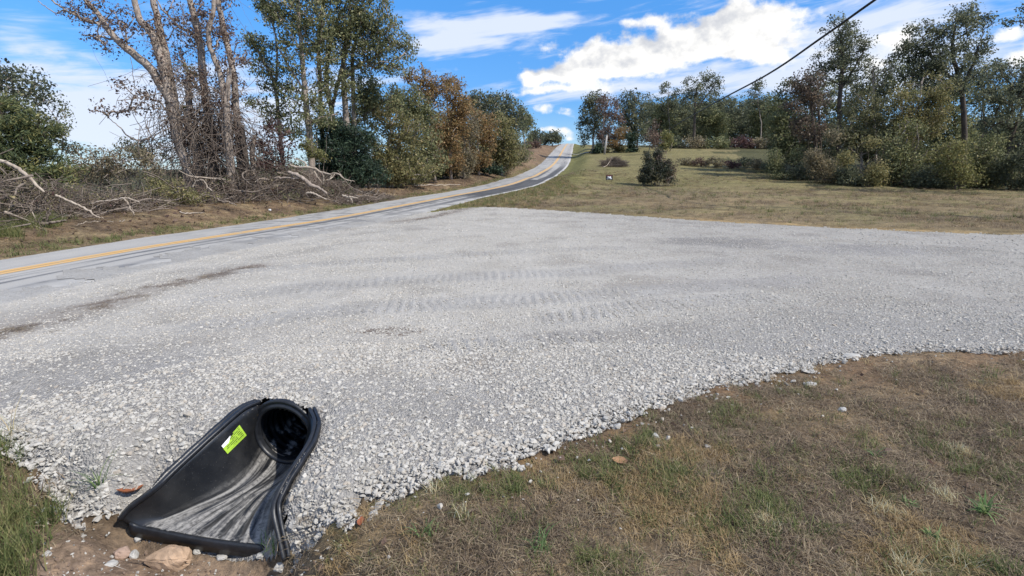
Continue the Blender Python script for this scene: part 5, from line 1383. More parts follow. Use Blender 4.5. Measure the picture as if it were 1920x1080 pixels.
tree('shrub', 'brown olive bush under the tall narrow tree', 'shrub', 76, 968, [(968, 290, 20, 24), (950, 300, 18, 18)], SB, 60, 40, .26, .6, tr=.05, seed=51, stems=4)
tree('shrub', 'dark evergreen bush at the foot of the orange brown trees', 'shrub', 48, 822, [(820, 322, 26, 14), (845, 318, 20, 14)], DKCEDAR, 70, 44, .18, .42, tr=.04, seed=52, stems=3, long_=1.5)
tree('shrub', 'dark bush at the foot of the rust tinged tree', 'shrub', 54, 912, [(905, 312, 26, 13), (930, 318, 14, 8)], DKCEDAR, 60, 44, .2, .42, tr=.04, seed=53, stems=3, long_=1.5)
tree('shrub', 'reddish bare shrub at the verge below the bare tree', 'shrub', 44, 808, [(805, 320, 14, 20), (795, 300, 12, 16)], RUST, 30, 26, .15, .36, tr=.03, seed=54, stems=5, bark=TWIG)
tree('oak_tree', 'small dark tree on the crest left of the road', 'tree', 150, 1035, [(1036, 258, 17, 11), (1020, 260, 12, 10)], DARKOAK, 60, 44, .5, 1.1, tr=.2, seed=56, gaps=.15)
tree('oak_tree', 'dark tree behind the bank just left of the crest tree', 'tree', 135, 1006, [(1005, 257, 14, 14), (996, 268, 10, 12)], DARKOAK, 50, 44, .45, 1.0, tr=.2, seed=57, gaps=.15)
tree('shrub', 'rust red bush on the bank below the crest', 'shrub', 120, 1004, [(1006, 272, 10, 6), (992, 276, 10, 6)], RUST, 24, 40, .4, .7, tr=.05, seed=58, stems=4)

# right of the road, far field edge
tree('oak_tree', 'dark oak with ragged left side beside the road crest', 'tree', 100, 1110, [(1112, 215, 24, 34), (1097, 240, 14, 28), (1118, 188, 22, 16), (1095, 262, 9, 10), (1130, 240, 20, 34)], DARKOAK, 170, 44, .32, .85, tr=.2, seed=61, gaps=.25)
tree('red_tree', 'reddish brown tree with a pale forked trunk behind the wooden post', 'tree', 97, 1131, [(1138, 198, 20, 24), (1152, 225, 18, 22), (1140, 250, 20, 16)], RUST, 90, 36, .3, .8, trunk=[[(1129, 292, 2.6), (1131, 255, 2.3), (1133, 215, 1.8), (1140, 190, 1.2)], [(1131, 250, 1.6), (1150, 225, 1.2), (1160, 200, .8)]], seed=62, gaps=.2)
tree('oak_tree', 'rounded green oak right of the reddish brown tree', 'tree', 106, 1192, [(1193, 215, 30, 42), (1175, 192, 22, 20), (1205, 245, 22, 28), (1170, 230, 20, 30)], DARKOAK, 190, 46, .34, .9, tr=.2, seed=63, gaps=.22)
tree('red_tree', 'low rusty brown tree between the post and the rounded oak', 'tree', 96, 1166, [(1166, 256, 16, 15), (1152, 268, 14, 10)], ORANGE, 50, 40, .3, .7, tr=.08, seed=64, gaps=.2, stems=2)
tree('cedar_tree', 'small dark cedar left of the wooden post', 'tree', 95, 1120, [(1119, 285, 8, 9), (1121, 276, 6, 8)], DKCEDAR, 30, 50, .32, .5, tr=.06, seed=65, gaps=.1, long_=1.6)
tree('cedar_tree', 'small dark cedar at the foot of the rounded oak', 'tree', 94, 1184, [(1184, 282, 8, 10), (1182, 262, 8, 14)], DKCEDAR, 36, 50, .32, .5, tr=.06, seed=66, gaps=.1, long_=1.6)
tree('shrub', 'olive scrub between the two small dark cedars', 'shrub', 96, 1152, [(1152, 281, 20, 8), (1140, 286, 12, 5)], OLIVE, 40, 40, .3, .6, tr=.04, seed=67, stems=4)
tree('oak_tree', 'tall open crowned oak above the dark far wood', 'tree', 112, 1300, [(1308, 152, 30, 20), (1338, 165, 24, 26), (1282, 182, 22, 18), (1312, 188, 40, 26), (1360, 192, 18, 14)], DARKOAK, 170, 34, .33, .85,
     trunk=[[(1300, 284, 3.2), (1302, 240, 3), (1303, 200, 2.6), (1306, 165, 1.8)], [(1303, 205, 1.8), (1325, 180, 1.4), (1340, 160, 1)]], seed=68, gaps=.4, bark=BARKD)
tree('oak_tree', 'small tufted treetop standing up left of the tall open oak', 'tree', 116, 1252, [(1250, 166, 12, 11), (1262, 178, 9, 8), (1252, 200, 18, 18)], DARKOAK, 50, 36, .34, .8, tr=.15, seed=69, gaps=.25)
tree('oak_tree', 'thin tufted treetop right of the cable, above the far wood', 'tree', 112, 1420, [(1420, 160, 13, 10), (1410, 172, 10, 8), (1424, 190, 20, 16)], DARKOAK, 60, 36, .33, .8, tr=.15, seed=70, gaps=.25)
tree('young_tree', 'small yellow green tree in front of the dark far wood', 'tree', 93, 1253, [(1253, 262, 12, 15), (1246, 272, 8, 9)], YELLOW, 40, 44, .3, .6, tr=.07, seed=71, gaps=.15)
tree('bare_tree', 'nearly bare reddish grey tree behind the field bush', 'tree', 86, 1228, [(1228, 255, 12, 32), (1216, 262, 8, 20)], RUST, 60, 14, .26, .6, tr=.08, seed=72, gaps=.1, stems=3)
for k_, x_ in enumerate([1240, 1272, 1305, 1338, 1370, 1402, 1436, 1468]):
    tree('wood_tree', 'dark green tree closing the far field, ' + ('behind the small yellow green tree', 'left of the tall open oak', 'right behind the tall open oak', 'first right of the tall open oak', 'midway between open oak and thin treetop', 'left of the thin tufted treetop', 'right of the thin tufted treetop', 'where it meets the right-hand wood')[k_], 'tree', 118 + (k_ % 3) * 5, x_, [(x_, 206 + (k_ * 7 % 13), 24, 28), (x_ + 8, 248, 26, 34), (x_ - 10, 236, 24, 34)], DARKOAK if k_ % 3 else OAK, 170, 44, .38, 1.0, tr=.18, seed=80 + k_, gaps=.2, group='trees of the far wood', bark=BARKD)
for k_, x_ in enumerate([1222, 1258, 1290, 1322, 1356, 1388, 1420, 1452]):
    tree('wood_tree', 'green tree in the far wood second rank, ' + ('behind the rounded oak', 'under the small tufted treetop', 'left behind the tall open oak', 'right behind the tall open oak trunk', 'right of the tall open oak crown', 'left below the thin tufted treetop', 'behind the thin tufted treetop', 'behind the wood corner')[k_], 'tree', 132 + (k_ % 3) * 4, x_, [(x_, 205 + (k_ * 5 % 11), 24, 26), (x_ + 6, 240, 26, 34), (x_ - 8, 225, 24, 34)], OAK if k_ % 2 else DARKOAK, 150, 40, .42, 1.1, tr=.18, seed=240 + k_, gaps=.15, group='trees of the far wood', bark=BARKD)
for k_, x_ in enumerate([1262, 1300, 1345, 1390, 1430, 1465]):
    tree('undergrowth_shrub', ('dark', 'brown', 'green', 'dark red', 'pale brown', 'darkest')[k_] + ' scrub along the foot of the far wood, ' + ('by the small yellow green tree', 'under the tall open oak', 'right of the tall open oak', 'in the middle of its row', 'below the thin tufted treetop', 'next to the right-hand wood')[k_], 'shrub', 106 - k_, x_, [(x_, 270, 22, 14), (x_ + 14, 276, 16, 8)], (DARKOAK, SB, OAK, PURPLE, SB, DARKOAK)[k_], 50, 40, .34, .8, tr=.06, seed=90 + k_, gaps=.15, stems=4, group='scrub of the far wood')

# field
tree('field_bush', 'dense dark bush standing alone in the mown field', 'bush', 48, 1228, [(1225, 322, 26, 24), (1245, 322, 18, 22), (1222, 298, 16, 16), (1208, 328, 12, 16), (1236, 288, 10, 12), (1256, 335, 10, 10)], leaf_mat('bush_leaves', [(0, (.014, .020, .014)), (.6, (.030, .036, .022)), (1, (.065, .062, .034))], .3, 2.0), 190, 70, .12, .30, tr=.06, seed=101, gaps=.15, stems=6)
tree('field_bush', 'thin reddish twiggy bush growing against the right of the dark field bush', 'bush', 47.6, 1250, [(1256, 325, 15, 18), (1242, 298, 14, 18), (1262, 312, 8, 14)], RUST, 60, 20, .11, .3, tr=.03, seed=102, gaps=.1, stems=6)
for k_, (x_, y_, Y_) in enumerate([(1285, 303, 66), (1312, 304, 65), (1340, 306, 63.5), (1368, 308, 62), (1395, 304, 63), (1418, 308, 61), (1440, 312, 59), (1455, 305, 61)]):
    tree('field_weeds', ('brown weedy clump, %s, at the unmown edge of the field' % ('nearest the dark bush', 'second right from the dark bush', 'third right from the dark bush', 'widest, mid way to the wood', 'taller, past mid way to the wood', 'low, third left from the wood corner', 'dark, second left from the wood corner', 'nearest the wood corner')[k_]), 'weeds', Y_, x_,
         [(x_, y_, 17, 6 + k_ % 3 * 2), (x_ + 8, y_ + 3, 12, 5)], (SB, RUST, SB, PURPLE, DARKOAK, SB, DARKOAK, SB)[k_], 34, 30, .17, .36, tr=.03, seed=110 + k_, gaps=.1, stems=6, group='weeds at the unmown edge', bark=TWIGD)

# right-hand wood
tree('oak_tree', 'grey green tree at the left corner of the right-hand wood', 'tree', 62, 1455, [(1456, 240, 24, 40), (1450, 200, 16, 24), (1470, 270, 24, 34)], OAK, 150, 40, .22, .6, tr=.12, seed=121, gaps=.25)
tree('red_tree', 'dull red brown tree left of the tall oak in the right-hand wood', 'tree', 53, 1530, [(1512, 158, 32, 28), (1500, 195, 28, 30), (1530, 190, 24, 26), (1515, 240, 34, 34)], leaf_mat('brown_purple_leaves', [(0, (.04, .032, .026)), (.5, (.08, .058, .042)), (1, (.13, .095, .06))]), 170, 32, .2, .55,
     trunk=[[(1532, 345, 4), (1530, 280, 3.6), (1524, 220, 3), (1514, 160, 2)], [(1540, 345, 2.5, .6), (1538, 270, 2.3, .6), (1536, 210, 1.8, .6)]], seed=122, gaps=.3, bark=BARKD)
tree('oak_tree', 'tall dark oak crossed by the cable, top left of the right-hand wood', 'tree', 56, 1573, [(1572, 62, 36, 32), (1560, 105, 38, 28), (1602, 105, 36, 32), (1627, 78, 17, 14), (1590, 142, 32, 18), (1548, 130, 22, 18)], DARKOAK, 260, 34, .2, .55,
     trunk=[[(1571, 345, 5.5), (1573, 260, 5), (1575, 175, 4.5), (1580, 110, 3), (1575, 60, 2)], [(1575, 170, 2.5), (1600, 130, 2), (1620, 95, 1.4)]], seed=123, gaps=.38, bark=BARKD)
tree('bare_tree', 'thin pale trunk with a few leaves between the two tall oaks', 'tree', 54, 1639, [(1638, 125, 13, 11), (1668, 125, 16, 16), (1676, 105, 9, 10), (1650, 150, 16, 14)], OLIVE, 46, 16, .16, .42, trunk=[[(1642, 345, 2.8), (1640, 250, 2.6), (1638, 190, 2.3), (1637, 125, 1.6)]], seed=124, gaps=.1)
tree('olive_tree', 'olive leaved tree below the tall dark oak', 'tree', 50, 1615, [(1625, 205, 40, 40), (1600, 250, 40, 44), (1640, 250, 40, 40)], leaf_mat('grey_olive_leaves', [(0, (.042, .046, .022)), (.5, (.080, .082, .036)), (1, (.135, .12, .052))]), 230, 42, .19, .5, tr=.12, seed=125, gaps=.25)
tree('olive_tree', 'large olive leaved tree in front of the big oak', 'tree', 49, 1715, [(1700, 190, 42, 40), (1742, 165, 36, 34), (1725, 235, 48, 40), (1690, 250, 40, 40), (1760, 220, 30, 34)], bpy.data.materials['olive_leaves'], 270, 44, .18, .5, tr=.14, seed=126, gaps=.25)
tree('oak_tree', 'biggest oak, dark trunk bare under its crown, in the right-hand wood', 'tree', 53, 1805, [(1725, 75, 32, 34), (1785, 62, 46, 34), (1810, 28, 30, 20), (1832, 88, 28, 24), (1770, 110, 52, 30), (1700, 95, 22, 26), (1840, 45, 22, 18), (1740, 130, 44, 26), (1825, 130, 24, 20), (1780, 160, 36, 20)], DARKOAK, 430, 40, .2, .55,
     trunk=[[(1803, 350, 6), (1808, 275, 5.5), (1807, 210, 5), (1800, 155, 4.5), (1786, 100, 3.5), (1790, 50, 2.2)], [(1801, 160, 4), (1760, 125, 3.4), (1735, 85, 2.2)], [(1803, 165, 3.5), (1825, 120, 2.8), (1835, 85, 1.8)]], seed=127, gaps=.36, bark=BARKD)
tree('young_tree', 'yellow green young tree low in front of the large olive one', 'tree', 45.5, 1705, [(1706, 255, 24, 38), (1690, 300, 24, 30), (1725, 290, 22, 30)], YELLOW, 130, 34, .16, .42, tr=.07, seed=128, gaps=.3, stems=2)
tree('oak_tree', 'ragged dark oak at the right edge with sky showing through', 'tree', 44, 1880, [(1890, 128, 38, 26), (1862, 172, 34, 28), (1905, 190, 42, 34), (1880, 235, 40, 30), (1935, 150, 45, 50), (1960, 230, 50, 60)], DARKOAK, 280, 34, .18, .5, tr=.2, seed=129, gaps=.42, bark=BARKD)
tree('oak_tree', 'overhanging oak sprays at the top right corner', 'tree', 36, 2030, [(1915, 12, 20, 14), (1896, 40, 12, 6), (1925, 45, 18, 10), (2000, 30, 70, 60), (2060, 120, 90, 80)], DARKOAK, 170, 36, .16, .42, tr=.2, seed=130, gaps=.3, bark=BARKD)
for k_, x_ in enumerate([1486, 1530, 1580, 1632, 1684, 1735, 1782, 1836, 1885, 1935, 1990]):
    tree('wood_tree', 'shaded dark tree deep in the right-hand wood, ' + ('behind the dull red brown tree', 'left behind the tall dark oak', 'right behind the tall dark oak', 'behind the thin pale trunk', 'left behind the large olive tree', 'straight behind the large olive tree', 'behind the left side of the biggest oak', 'right behind the biggest oak trunk', 'behind the ragged oak', 'at the picture edge behind the ragged oak', 'just beyond the right picture edge')[k_], 'tree', 58 + (k_ % 3) * 4, x_, [(x_, 200 - (k_ * 5 % 3) * 12 - (22 if x_ > 1610 else 0), 36, 48), (x_ + 12, 265, 40, 50), (x_ - 16, 250, 34, 50)], DARKOAK if k_ % 2 else OAK, 210, 42, .26, .7, tr=.14, seed=140 + k_, gaps=.2, group='trees deep in the right-hand wood', bark=BARKD)
us = [(1478, 312, 52, OAK, 'grey green'), (1512, 318, 48, DARKOAK, 'dark'), (1548, 322, 45.5, SB, 'brown'), (1585, 326, 44.5, DARKOAK, 'dark'), (1622, 326, 44, OLIVE, 'olive'), (1660, 330, 43.5, SB, 'brown'), (1698, 332, 43, OAK, 'green'), (1742, 334, 42.6, DARKOAK, 'dark'),
      (1790, 318, 42.4, YELLOW, 'yellow green'), (1822, 330, 42, OLIVE, 'olive'), (1862, 330, 41.6, OAK, 'green'), (1902, 330, 41.4, DARKOAK, 'dark'), (1950, 330, 41, DARKOAK, 'darkest'), (2000, 330, 41, OAK, 'green')]
wh = ['at the left corner of the wood', 'below the red brown tree', 'at the foot of the tall oak', 'right of the tall oak foot', 'below the thin pale trunk', 'between pale trunk and young tree', 'at the foot of the yellow green young tree', 'left of the yellow shrub',
      'in front of the big oak trunk', 'just right of the big oak trunk', 'below the ragged oak', 'at the right edge of the picture', 'beyond the right edge', 'far beyond the right edge']
for k_, (x_, y_, Y_, m_, lb) in enumerate(us):
    hv = (1.0, .55, 1.35, .5, 1.1, .7, 1.5, .45, 1.2, .6, 1.4, .8, 1.2, 1.0)[k_]
    tree('edge_shrub', f'{lb} leafy shrub {wh[k_]}', 'shrub', Y_ + (k_ * 7 % 4) * .9, x_, [(x_, 352 - 28 * hv, 30, 24 * hv), (x_ + 16, 350 - 12 * hv, 26, 14 * hv), (x_ - 14, 352 - 52 * hv, 16 + 6 * hv, 22 * hv), (x_ + 10, 352 - 62 * hv, 14, 20 * hv), (x_ - 22, 352 - 36 * hv, 12, 14 * hv)], m_, 150, 38, .16, .62, tr=.05, seed=160 + k_, gaps=.42, stems=4, group='shrubs along the wood edge', bark=TWIGD)


# ------------------------------------------------------------------ brush piles and fallen limbs
def limb_px(name, label, cat, pts, Y, forks=(), mat=PALE, parent=None, k=7, group=None, ground=False):
    tb = Tubes(); W0 = None
    for st_ in [pts] + list(forks):
        w = []
        for q in st_:
            Yq = Y + (q[3] if len(q) > 3 else 0); a_ = P(q[0], q[1], Yq)
            if ground: a_ = gp(q[0], q[1]); a_[2] += q[2] * px_scale(q[0], q[1], a_[1]); Yq = a_[1]
            w.append((*a_, q[2] * px_scale(q[0], q[1], Yq)))
        w = spline(np.array(w), max(10, len(st_) * 5)); jit = np.random.default_rng(abs(int(st_[0][0] * 7 + st_[0][1]))); w[1:, :3] += jit.normal(0, .013, (len(w) - 1, 3)) * Y / 20; w[:, 3] *= .72 * (1 + jit.normal(0, .10, len(w))) * np.linspace(1.08, .75, len(w))
        if W0 is None: W0 = w[0, :3].copy()
        tb.path(w[:, :3], np.maximum(w[:, 3], .008), k)
    o_ = obj(name, tb.build(name, mat, origin=W0), parent, label=label, cat=cat, group=group); o_.location = W0
    return o_


def brush_pile(name, label, spine, hts, half, n_heavy, n_twig, seed, leaf=None, cat='brush pile', rh=(.014, .045), tw=(.006, .017), twig_m=TWIGD, dirs=.5):
    r_ = np.random.default_rng(seed); sp = spline(np.array(spine), 60); hs = np.interp(np.linspace(0, 1, 60), np.linspace(0, 1, len(hts)), hts)
    org = np.array([*sp[30][:2], gz(*sp[30][:2])]); root = empty(name, org, label, cat)
    tan = np.gradient(sp[:, :2], axis=0); tan /= np.linalg.norm(tan, axis=1, keepdims=True)

    def pick(n_):
        i = r_.integers(0, 60, n_); lat = np.clip(r_.normal(0, .45, n_), -1, 1)
        p2 = sp[i, :2] + np.stack([-tan[i, 1], tan[i, 0]], 1) * (lat * half)[:, None] + r_.normal(0, .15, (n_, 2))
        hh = hs[i] * (1 - lat ** 2 * .8) * r_.random(n_) ** .9
        return i, np.concatenate([p2, (H(p2[:, 0], p2[:, 1]) + hh + .03)[:, None]], 1)
    for _ in range(n_heavy):
        i, p0 = pick(1); p0 = p0[0]; i = i[0]; L_ = r_.uniform(1.0, 2.8)
        a_ = math.atan2(tan[i, 1], tan[i, 0]) + r_.normal(0, .55) + (math.pi if r_.random() < .5 else 0)
        dr = np.array([math.cos(a_), math.sin(a_), r_.normal(.05, .30)]); kk_ = [p0 - dr * L_ / 2]
        for s_ in range(4):
            dr = dr + np.array([*r_.normal(0, .30, 2), r_.normal(-.06, .28)]); dr /= np.linalg.norm(dr); kk_.append(kk_[-1] + dr * L_ / 4 + r_.normal(0, .03, 3))
        kk_ = np.array(kk_); kk_[:, 2] = np.maximum(kk_[:, 2], H(kk_[:, 0], kk_[:, 1]) + .03)
        tb = Tubes(); r0 = r_.uniform(*rh); pl = spline(kk_, 14); tb.path(pl, np.linspace(r0, r0 * .4, 14), 6)
        if r_.random() < .7:
            j = r_.integers(4, 10); e_ = pl[j] + (pl[j + 2] - pl[j]) / np.linalg.norm(pl[j + 2] - pl[j]) * L_ * .3 + r_.normal(0, .18, 3)
            e_[2] = max(e_[2], gz(e_[0], e_[1]) + .02); m2 = (pl[j] + e_) / 2 + r_.normal(0, .06, 3); tb.path(spline(np.array([pl[j], m2, e_]), 8), np.linspace(r0 * .6, r0 * .25, 8), 5)
        obj('branch', tb.build('branch', PALE if r_.random() < .14 else TWIG, origin=org), root)
    n_ = n_twig; i, p0 = pick(n_); L_ = r_.uniform(.4, 1.7, n_)
    a_ = np.arctan2(tan[i, 1], tan[i, 0]) + r_.normal(0, dirs, n_) + math.pi * (r_.random(n_) < .5)
    dr = np.stack([np.cos(a_), np.sin(a_), r_.normal(.05, .4, n_)], 1); dr /= np.linalg.norm(dr, axis=1, keepdims=True)
    cv = r_.normal(0, .30, (n_, 3)); cv[:, 2] -= .12; k_ = 6
    pts = [p0 + dr * (L_ * (f_ - .5))[:, None] + cv * (L_ * (f_ - .5) ** 2 * 2)[:, None] + r_.normal(0, .012, (n_, 3)) for f_ in np.linspace(0, 1, k_)]
    for q in pts: q[:, 2] = np.maximum(q[:, 2], H(q[:, 0], q[:, 1]) + .01)
    A = np.concatenate(pts[:-1]); B = np.concatenate(pts[1:]); r0 = tw[0] + (tw[1] - tw[0]) * r_.random(n_) ** 2; ra = np.concatenate([r0 * (1 - f_ * .6) for f_ in np.linspace(0, 1, k_)[:-1]]); rb = np.concatenate([r0 * (1 - f_ * .6) for f_ in np.linspace(0, 1, k_)[1:]])
    half_n = r_.random(n_) < .62; mk = np.tile(half_n, k_ - 1)
    for nm, m_, mt in (('dark_twigs', mk, twig_m), ('pale_twigs', ~mk, TWIG)):
        V, q = segs_mesh(A[m_], B[m_], ra[m_], rb[m_], 4); obj(nm, mesh_np(nm, V, q, mt, smooth=True, origin=org), root, kind='stuff')
    if leaf:
        for mt, nc_, per_, sz_ in leaf:
            _, cc = pick(nc_); V, q, ti = leaf_cloud(cc, per_, .26, sz_, r_); V[:, 2] = np.maximum(V[:, 2], H(V[:, 0], V[:, 1]) + .01)
            obj('dead_leaves', mesh_np('dead_leaves', V, q, mt, {'tint': ('FLOAT', 'FACE', ti)}, origin=org), root, kind='stuff')
    return root


g_ = [gp(*q) for q in [(-260, 470), (-60, 436), (60, 414), (170, 404), (290, 392)]]
brush_pile('brush_pile', 'long pile of cut grey branches beside the road at far left', [q + np.array([-.6, .9, 0]) for q in g_], [1.5, 1.6, 1.5, .9, .5], 1.3, 85, 1300, 201, [(SB, 170, 18, .08), (PURPLE, 40, 14, .08), (OLIVE, 60, 18, .08)])
g_ = [gp(*q) for q in [(375, 384), (450, 380), (540, 378), (620, 376), (665, 374)]]
brush_pile('brush_pile', 'tangled pile of cut branches and roots left of the dark cedar', [q + np.array([-.5, 1.0, 0]) for q in g_], [.7, 1.5, 1.9, 1.3, .4], 1.2, 85, 1500, 202, [(PURPLE, 80, 16, .10), (SB, 120, 16, .09), (OAK, 40, 22, .10)], rh=(.016, .055))
g_ = [gp(*q) for q in [(640, 384), (690, 378), (738, 371)]]
brush_pile('brush_pile', 'low scatter of bark and broken roots at the road edge', g_, [.35, .22, .1], .5, 12, 420, 203, None, rh=(.02, .05))
g_ = [P(1133, 308, 64), P(1150, 308, 64), P(1168, 309, 63)]
brush_pile('brush_pile', 'small grey brush heap in the field near the wooden post', [np.array([q[0], q[1], gz(q[0], q[1])]) for q in g_], [.5, 1.15, .4], .9, 10, 700, 204, [(SB, 24, 20, .14)], tw=(.012, .03), rh=(.03, .05))
g_ = [gp(*q) for q in [(-20, 452), (30, 432), (75, 424)]]
m_ = 140; xs = rng.normal(0, .35, (m_, 2)) + np.array(g_)[rng.integers(0, 3, m_)][:, :2] + np.array([-.4, .5])
grass('pile_grass', xs[:, 0], xs[:, 1], rng.integers(16, 20, m_), rng.uniform(.8, 1.5, m_))

limb_px('fallen_limb', 'thick pale limb rising out of the left brush pile to the picture edge', 'limb', [(-60, 285, 5), (0, 301, 5), (25, 311, 5), (45, 325, 5.5), (58, 335, 5.5), (68, 347, 4.5), (82, 360, 3.5)], 16.2)
limb_px('fallen_limb', 'straight pale limb sloping to the ground in the left brush pile', 'limb', [(105, 366, 3), (130, 377, 3), (155, 389, 3.2), (166, 396, 3.2), (180, 406, 2.5), (195, 410, 1.8)], 17.0)
limb_px('fallen_limb', 'forked grey limb at the right end of the left brush pile', 'limb', [(170, 382, 2.4), (190, 378, 2.4), (215, 375, 2.4), (235, 371, 2.4), (248, 374, 2.4), (262, 379, 1.5)], 18.6, [[(232, 371, 2), (240, 381, 2.2), (245, 392, 2.2), (252, 403, 2)]])
limb_px('fallen_limb', 'cut grey log end propped by two sticks in the left brush pile', 'limb', [(72, 420, 4.5), (85, 419, 4.2), (100, 417, 4), (125, 413, 2.5)], 15.4, [[(78, 418, 2.5), (88, 402, 2.4), (95, 388, 2)], [(87, 416, 2), (92, 400, 2), (96, 385, 1.6)]], mat=TWIG)
limb_px('fallen_limb', 'long pale forked limb over the right brush pile in front of the dark cedar', 'limb', [(543, 309, 2.4), (560, 314, 2.6), (582, 314, 3), (603, 323, 3), (620, 326, 2.2), (633, 325, 2), (645, 335, 2), (655, 338, 1.5), (664, 340, 1.2)], 28,
        [[(576, 314, 2), (568, 303, 2), (549, 296, 1.5)], [(586, 316, 2), (594, 330, 2), (604, 343, 1.4)], [(604, 325, 1.6), (607, 336, 1.5), (605, 345, 1.2)]])
limb_px('fallen_limb', 'thick broken brown trunk lying across the right brush pile', 'limb', [(540, 322, 4), (556, 328, 5), (572, 338, 6), (584, 348, 5.5), (600, 353, 5), (612, 363, 4)], 27.4, [[(513, 333, 2.6), (535, 333, 2.8), (562, 335, 3)]], mat=BARK)
limb_px('fallen_limb', 'short pale splintered limb low on the front of the right brush pile', 'limb', [(574, 362, 2.4), (585, 362, 3), (597, 367, 2.6), (610, 373, 1.8)], 25.5)
limb_px('fallen_limb', 'three legged pale root chunk at the right end of the brush pile', 'limb', [(642, 366, 2), (652, 369, 2.8), (662, 370, 2.2), (672, 372, 1.5)], 26.4, [[(650, 369, 2), (652, 378, 1.8)], [(657, 371, 2), (661, 381, 1.6)]])
limb_px('fallen_limb', 'bent pale stick standing like a gate before the vine covered trunks', 'limb', [(361, 352, 1.4), (367, 340, 1.5), (381, 338, 1.6), (388, 349, 1.6), (398, 358, 1.4)], 22.3)
limb_px('fallen_limb', 'curved grey limb at the left end of the right brush pile', 'limb', [(407, 371, 2), (416, 378, 2.2), (430, 379, 2.2), (444, 386, 1.6)], 22.6, [[(418, 376, 1.6), (432, 371, 1.6), (444, 366, 1.2)]], mat=TWIG)
limb_px('fallen_stick', 'straight pale stick on the dry verge left of the shrub', 'stick', [(337, 399, 1.6), (350, 402, 1.8), (365, 401, 1.6), (384, 400, 1.2)], 20, ground=True)
limb_px('fallen_stick', 'thin pale stick on the verge below the left brush pile', 'stick', [(140, 424, 1), (160, 419, 1.3), (185, 416, 1.5), (212, 416, 1.2)], 20, ground=True)
limb_px('fallen_stick', 'short pale wood chip on the verge below the left brush pile', 'stick', [(225, 417, 1.5), (234, 414, 1.6)], 20, ground=True)
limb_px('fallen_stick', 'long thin pale log lying on the verge under the olive brown oak', 'stick', [(776, 349.5, 1.4), (800, 349, 1.5), (835, 348, 1.4), (864, 347.5, 1.1)], 40, ground=True)
limb_px('fallen_stick', 'slim grey stick on the grass at the very left verge', 'stick', [(46, 417, 1.2), (60, 424, 1.3), (82, 430, 1)], 15, ground=True)

rock('litter', 'small white scrap of litter on the left verge', 'litter', 506, 395, .14, .12, .10, WHITE, 61, .2, .2)

# fallen leaves and clods
def litter_leaves(name, x, y, size, mat, r_):
    c_ = np.stack([x, y, H(x, y) + .018], 1); V, q, ti = leaf_cloud(c_, 1, .01, size, r_, .3); V[:, 2] = np.maximum(V[:, 2], H(V[:, 0], V[:, 1]) + .004)
    obj(name, mesh_np(name, V, q, mat, {'tint': ('FLOAT', 'FACE', ti)}), kind='stuff')


r9 = np.random.default_rng(91)
x, y = r9.uniform(-22, 0, 9000), r9.uniform(7, 60, 9000)
off_, al_, ix_, dd_ = road_near(x, y); dl_ = -off_ - RC[ix_, 3]
ok = (dl_ > .3) & (dl_ < 6) & (r9.random(9000) < .75)
litter_leaves('verge_leaf_litter', x[ok], y[ok], .16, RUST, r9)
x, y = r9.uniform(-1.2, 9, 700), r9.uniform(1.7, 5.5, 700)
ok = ~in_poly(x, y, GPOLY) & (r9.random(700) < .35)
litter_leaves('lawn_leaf_litter', x[ok], y[ok], .05, RUST, r9)
MUD = simple_mat('ditch_mud_clods', (.20, .145, .108), .95, 20, .5, .1, .4)
clod_src = src_collection('clod_source', [hull_mesh(f'clod_shape_{i}', 900 + i, 12, (1, .8, .6), MUD) for i in range(5)])
x, y = r9.normal(-1.85, .55, 2600), r9.normal(2.25, .35, 2600)
ok = (np.hypot((x + 1.9) / .95, (y - 2.2) / .75) < 1.1) & ~in_poly(x, y, FESFULL) & ~in_poly(x, y, GPOLY)
x, y = x[ok], y[ok]; m_ = len(x); sz = .003 + .016 * r9.random(m_) ** 3
scatter('mud_clods', np.stack([x, y, H(x, y) + (fbm(x * 3.2, y * 3.2, 3, 21) - .5) * .05 + sz * .2], 1), np.repeat(sz[:, None], 3, 1), r9.uniform(0, 6, (m_, 3)), r9.integers(0, 5, m_), clod_src, MUD)
x, y = r9.normal(-1.7, .5, 700), r9.normal(2.38, .24, 700)
ok = ~in_poly(x, y, FESFULL) & ~in_poly(x, y, GPOLY) & (y < 2.75); x, y = x[ok], y[ok]; m_ = len(x); sz = .004 + .012 * r9.random(m_) ** 2
scatter('limestone_chips', np.stack([x, y, H(x, y) + (fbm(x * 3.2, y * 3.2, 3, 21) - .5) * .05 + sz * .3], 1), np.repeat(sz[:, None], 3, 1), r9.uniform(0, 6, (m_, 3)), r9.integers(0, 12, m_), stone_src, STONE)

# ------------------------------------------------------------------ post, yard sign, cable
w = P(1133, 293, 92); w[2] = gz(w[0], w[1]); tb = Tubes(); top = P(1138, 254, 92)
tb.path([w - [0, 0, .2], (w + top) / 2, top], [.17, .16, .14], 10)
o = obj('wooden_post', tb.build('wooden_post', POLEM, origin=w), None, label='pale wooden post standing at the field edge before the reddish brown tree', cat='post'); o.location = w

w = P(1142, 343, 50); w[2] = gz(w[0], w[1])
sg = empty('yard_sign', w, 'small dark yard sign with a red band and white patch in the mown field', 'sign')


def box(name, c_, s_, mat, parent, bevel=.0):
    bm = bmesh.new(); bmesh.ops.create_cube(bm, size=1.0)
    for v_ in bm.verts: v_.co = Vector((v_.co.x * s_[0], v_.co.y * s_[1], v_.co.z * s_[2])) + Vector(c_)
    if bevel: bmesh.ops.bevel(bm, geom=bm.edges[:], offset=bevel, segments=2, affect='EDGES')
    me_ = bpy.data.meshes.new(name); bm.to_mesh(me_); bm.free(); me_.materials.append(mat); return obj(name, me_, parent)


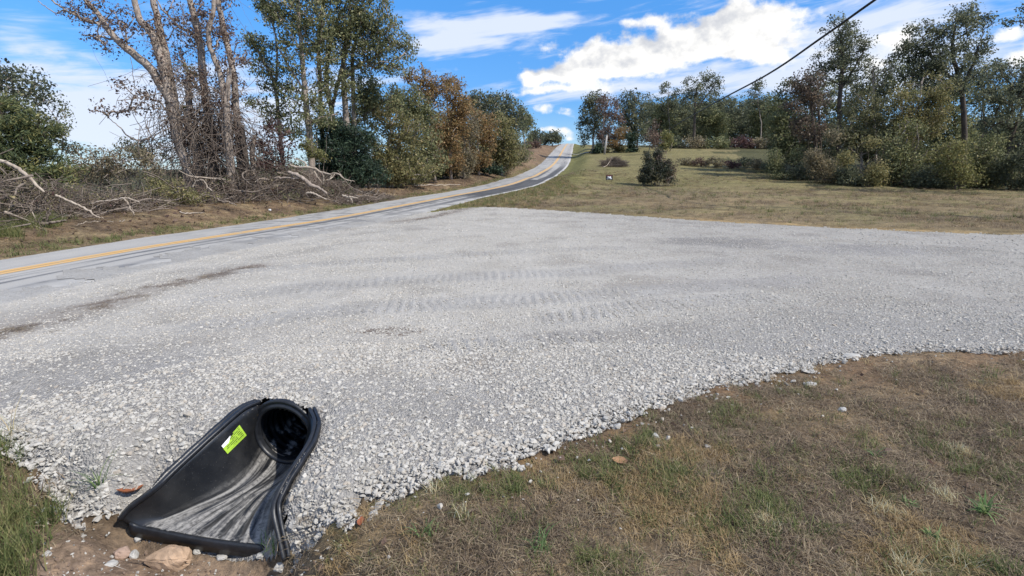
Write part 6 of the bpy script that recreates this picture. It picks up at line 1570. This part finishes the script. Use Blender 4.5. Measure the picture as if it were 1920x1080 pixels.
NAVY = simple_mat('dark_sign_print', (.025, .028, .035), .5, 5, .1); REDP = simple_mat('red_sign_print', (.22, .075, .06), .5, 5, .1); WHP = simple_mat('white_sign_print', (.55, .58, .62), .5, 5, .1)
pn = box('sign_panel', (0, 0, .40), (.62, .02, .46), NAVY, sg, .004)
box('red_band', (0, -.012, .545), (.52, .006, .09), REDP, pn)
for k_, (a_, b_) in enumerate([((-.20, .24), (.16, .46)), ((.20, .24), (-.16, .46))]):
    V = []; d_ = np.array([b_[0] - a_[0], b_[1] - a_[1]]); d_ /= np.linalg.norm(d_); nrm = np.array([-d_[1], d_[0]]) * .075
    for yy in (-.0105, -.0135 - .002 * k_):
        for q, s_ in ((a_, 1), (b_, 1), (b_, -1), (a_, -1)): V.append((q[0] + nrm[0] * s_, yy, q[1] + nrm[1] * s_))
    obj('white_stroke', mesh_np('white_stroke', V, np.array([[0, 1, 2, 3], [7, 6, 5, 4], [0, 4, 5, 1], [1, 5, 6, 2], [2, 6, 7, 3], [3, 7, 4, 0]]), WHP), pn)
for s_ in (-1, 1): box('stake', (s_ * .22, .012, .1), (.012, .012, .5), WIREM, sg)
bpy.data.objects['yard_sign'].rotation_euler = (0, 0, math.radians(-8))

cab = [P(*q) for q in [(2150, -355, 19.9), (1900, -182, 22), (1640, 0, 26), (1540, 71, 30), (1440, 139, 37), (1340, 193, 52), (1262, 238, 88), (1240, 252, 118)]]
tb = Tubes(); cp = spline(np.array(cab), 90); tb.path(cp, np.full(90, .056), 6)
o = obj('overhead_cable', tb.build('overhead_cable', WIREM, origin=cp[0]), None, label='thick dark overhead cable sloping down across the sky to the far wood', cat='cable'); o.location = cp[0]
pz = gz(cp[0][0], cp[0][1]); tb = Tubes(); tb.path([(cp[0][0], cp[0][1], pz - .5), (cp[0][0], cp[0][1], cp[0][2] + .5)], [.16, .12], 10)
obj('utility_pole', tb.build('utility_pole', POLEM), None, label='wooden utility pole just beyond the right edge carrying the overhead cable', cat='pole')
print('objects', len(scene.objects), 'tris', sum(sum(len(p_.vertices) - 2 for p_ in []) + len(o_.data.loops) - 2 * len(o_.data.polygons) for o_ in scene.objects if o_.type == 'MESH'))
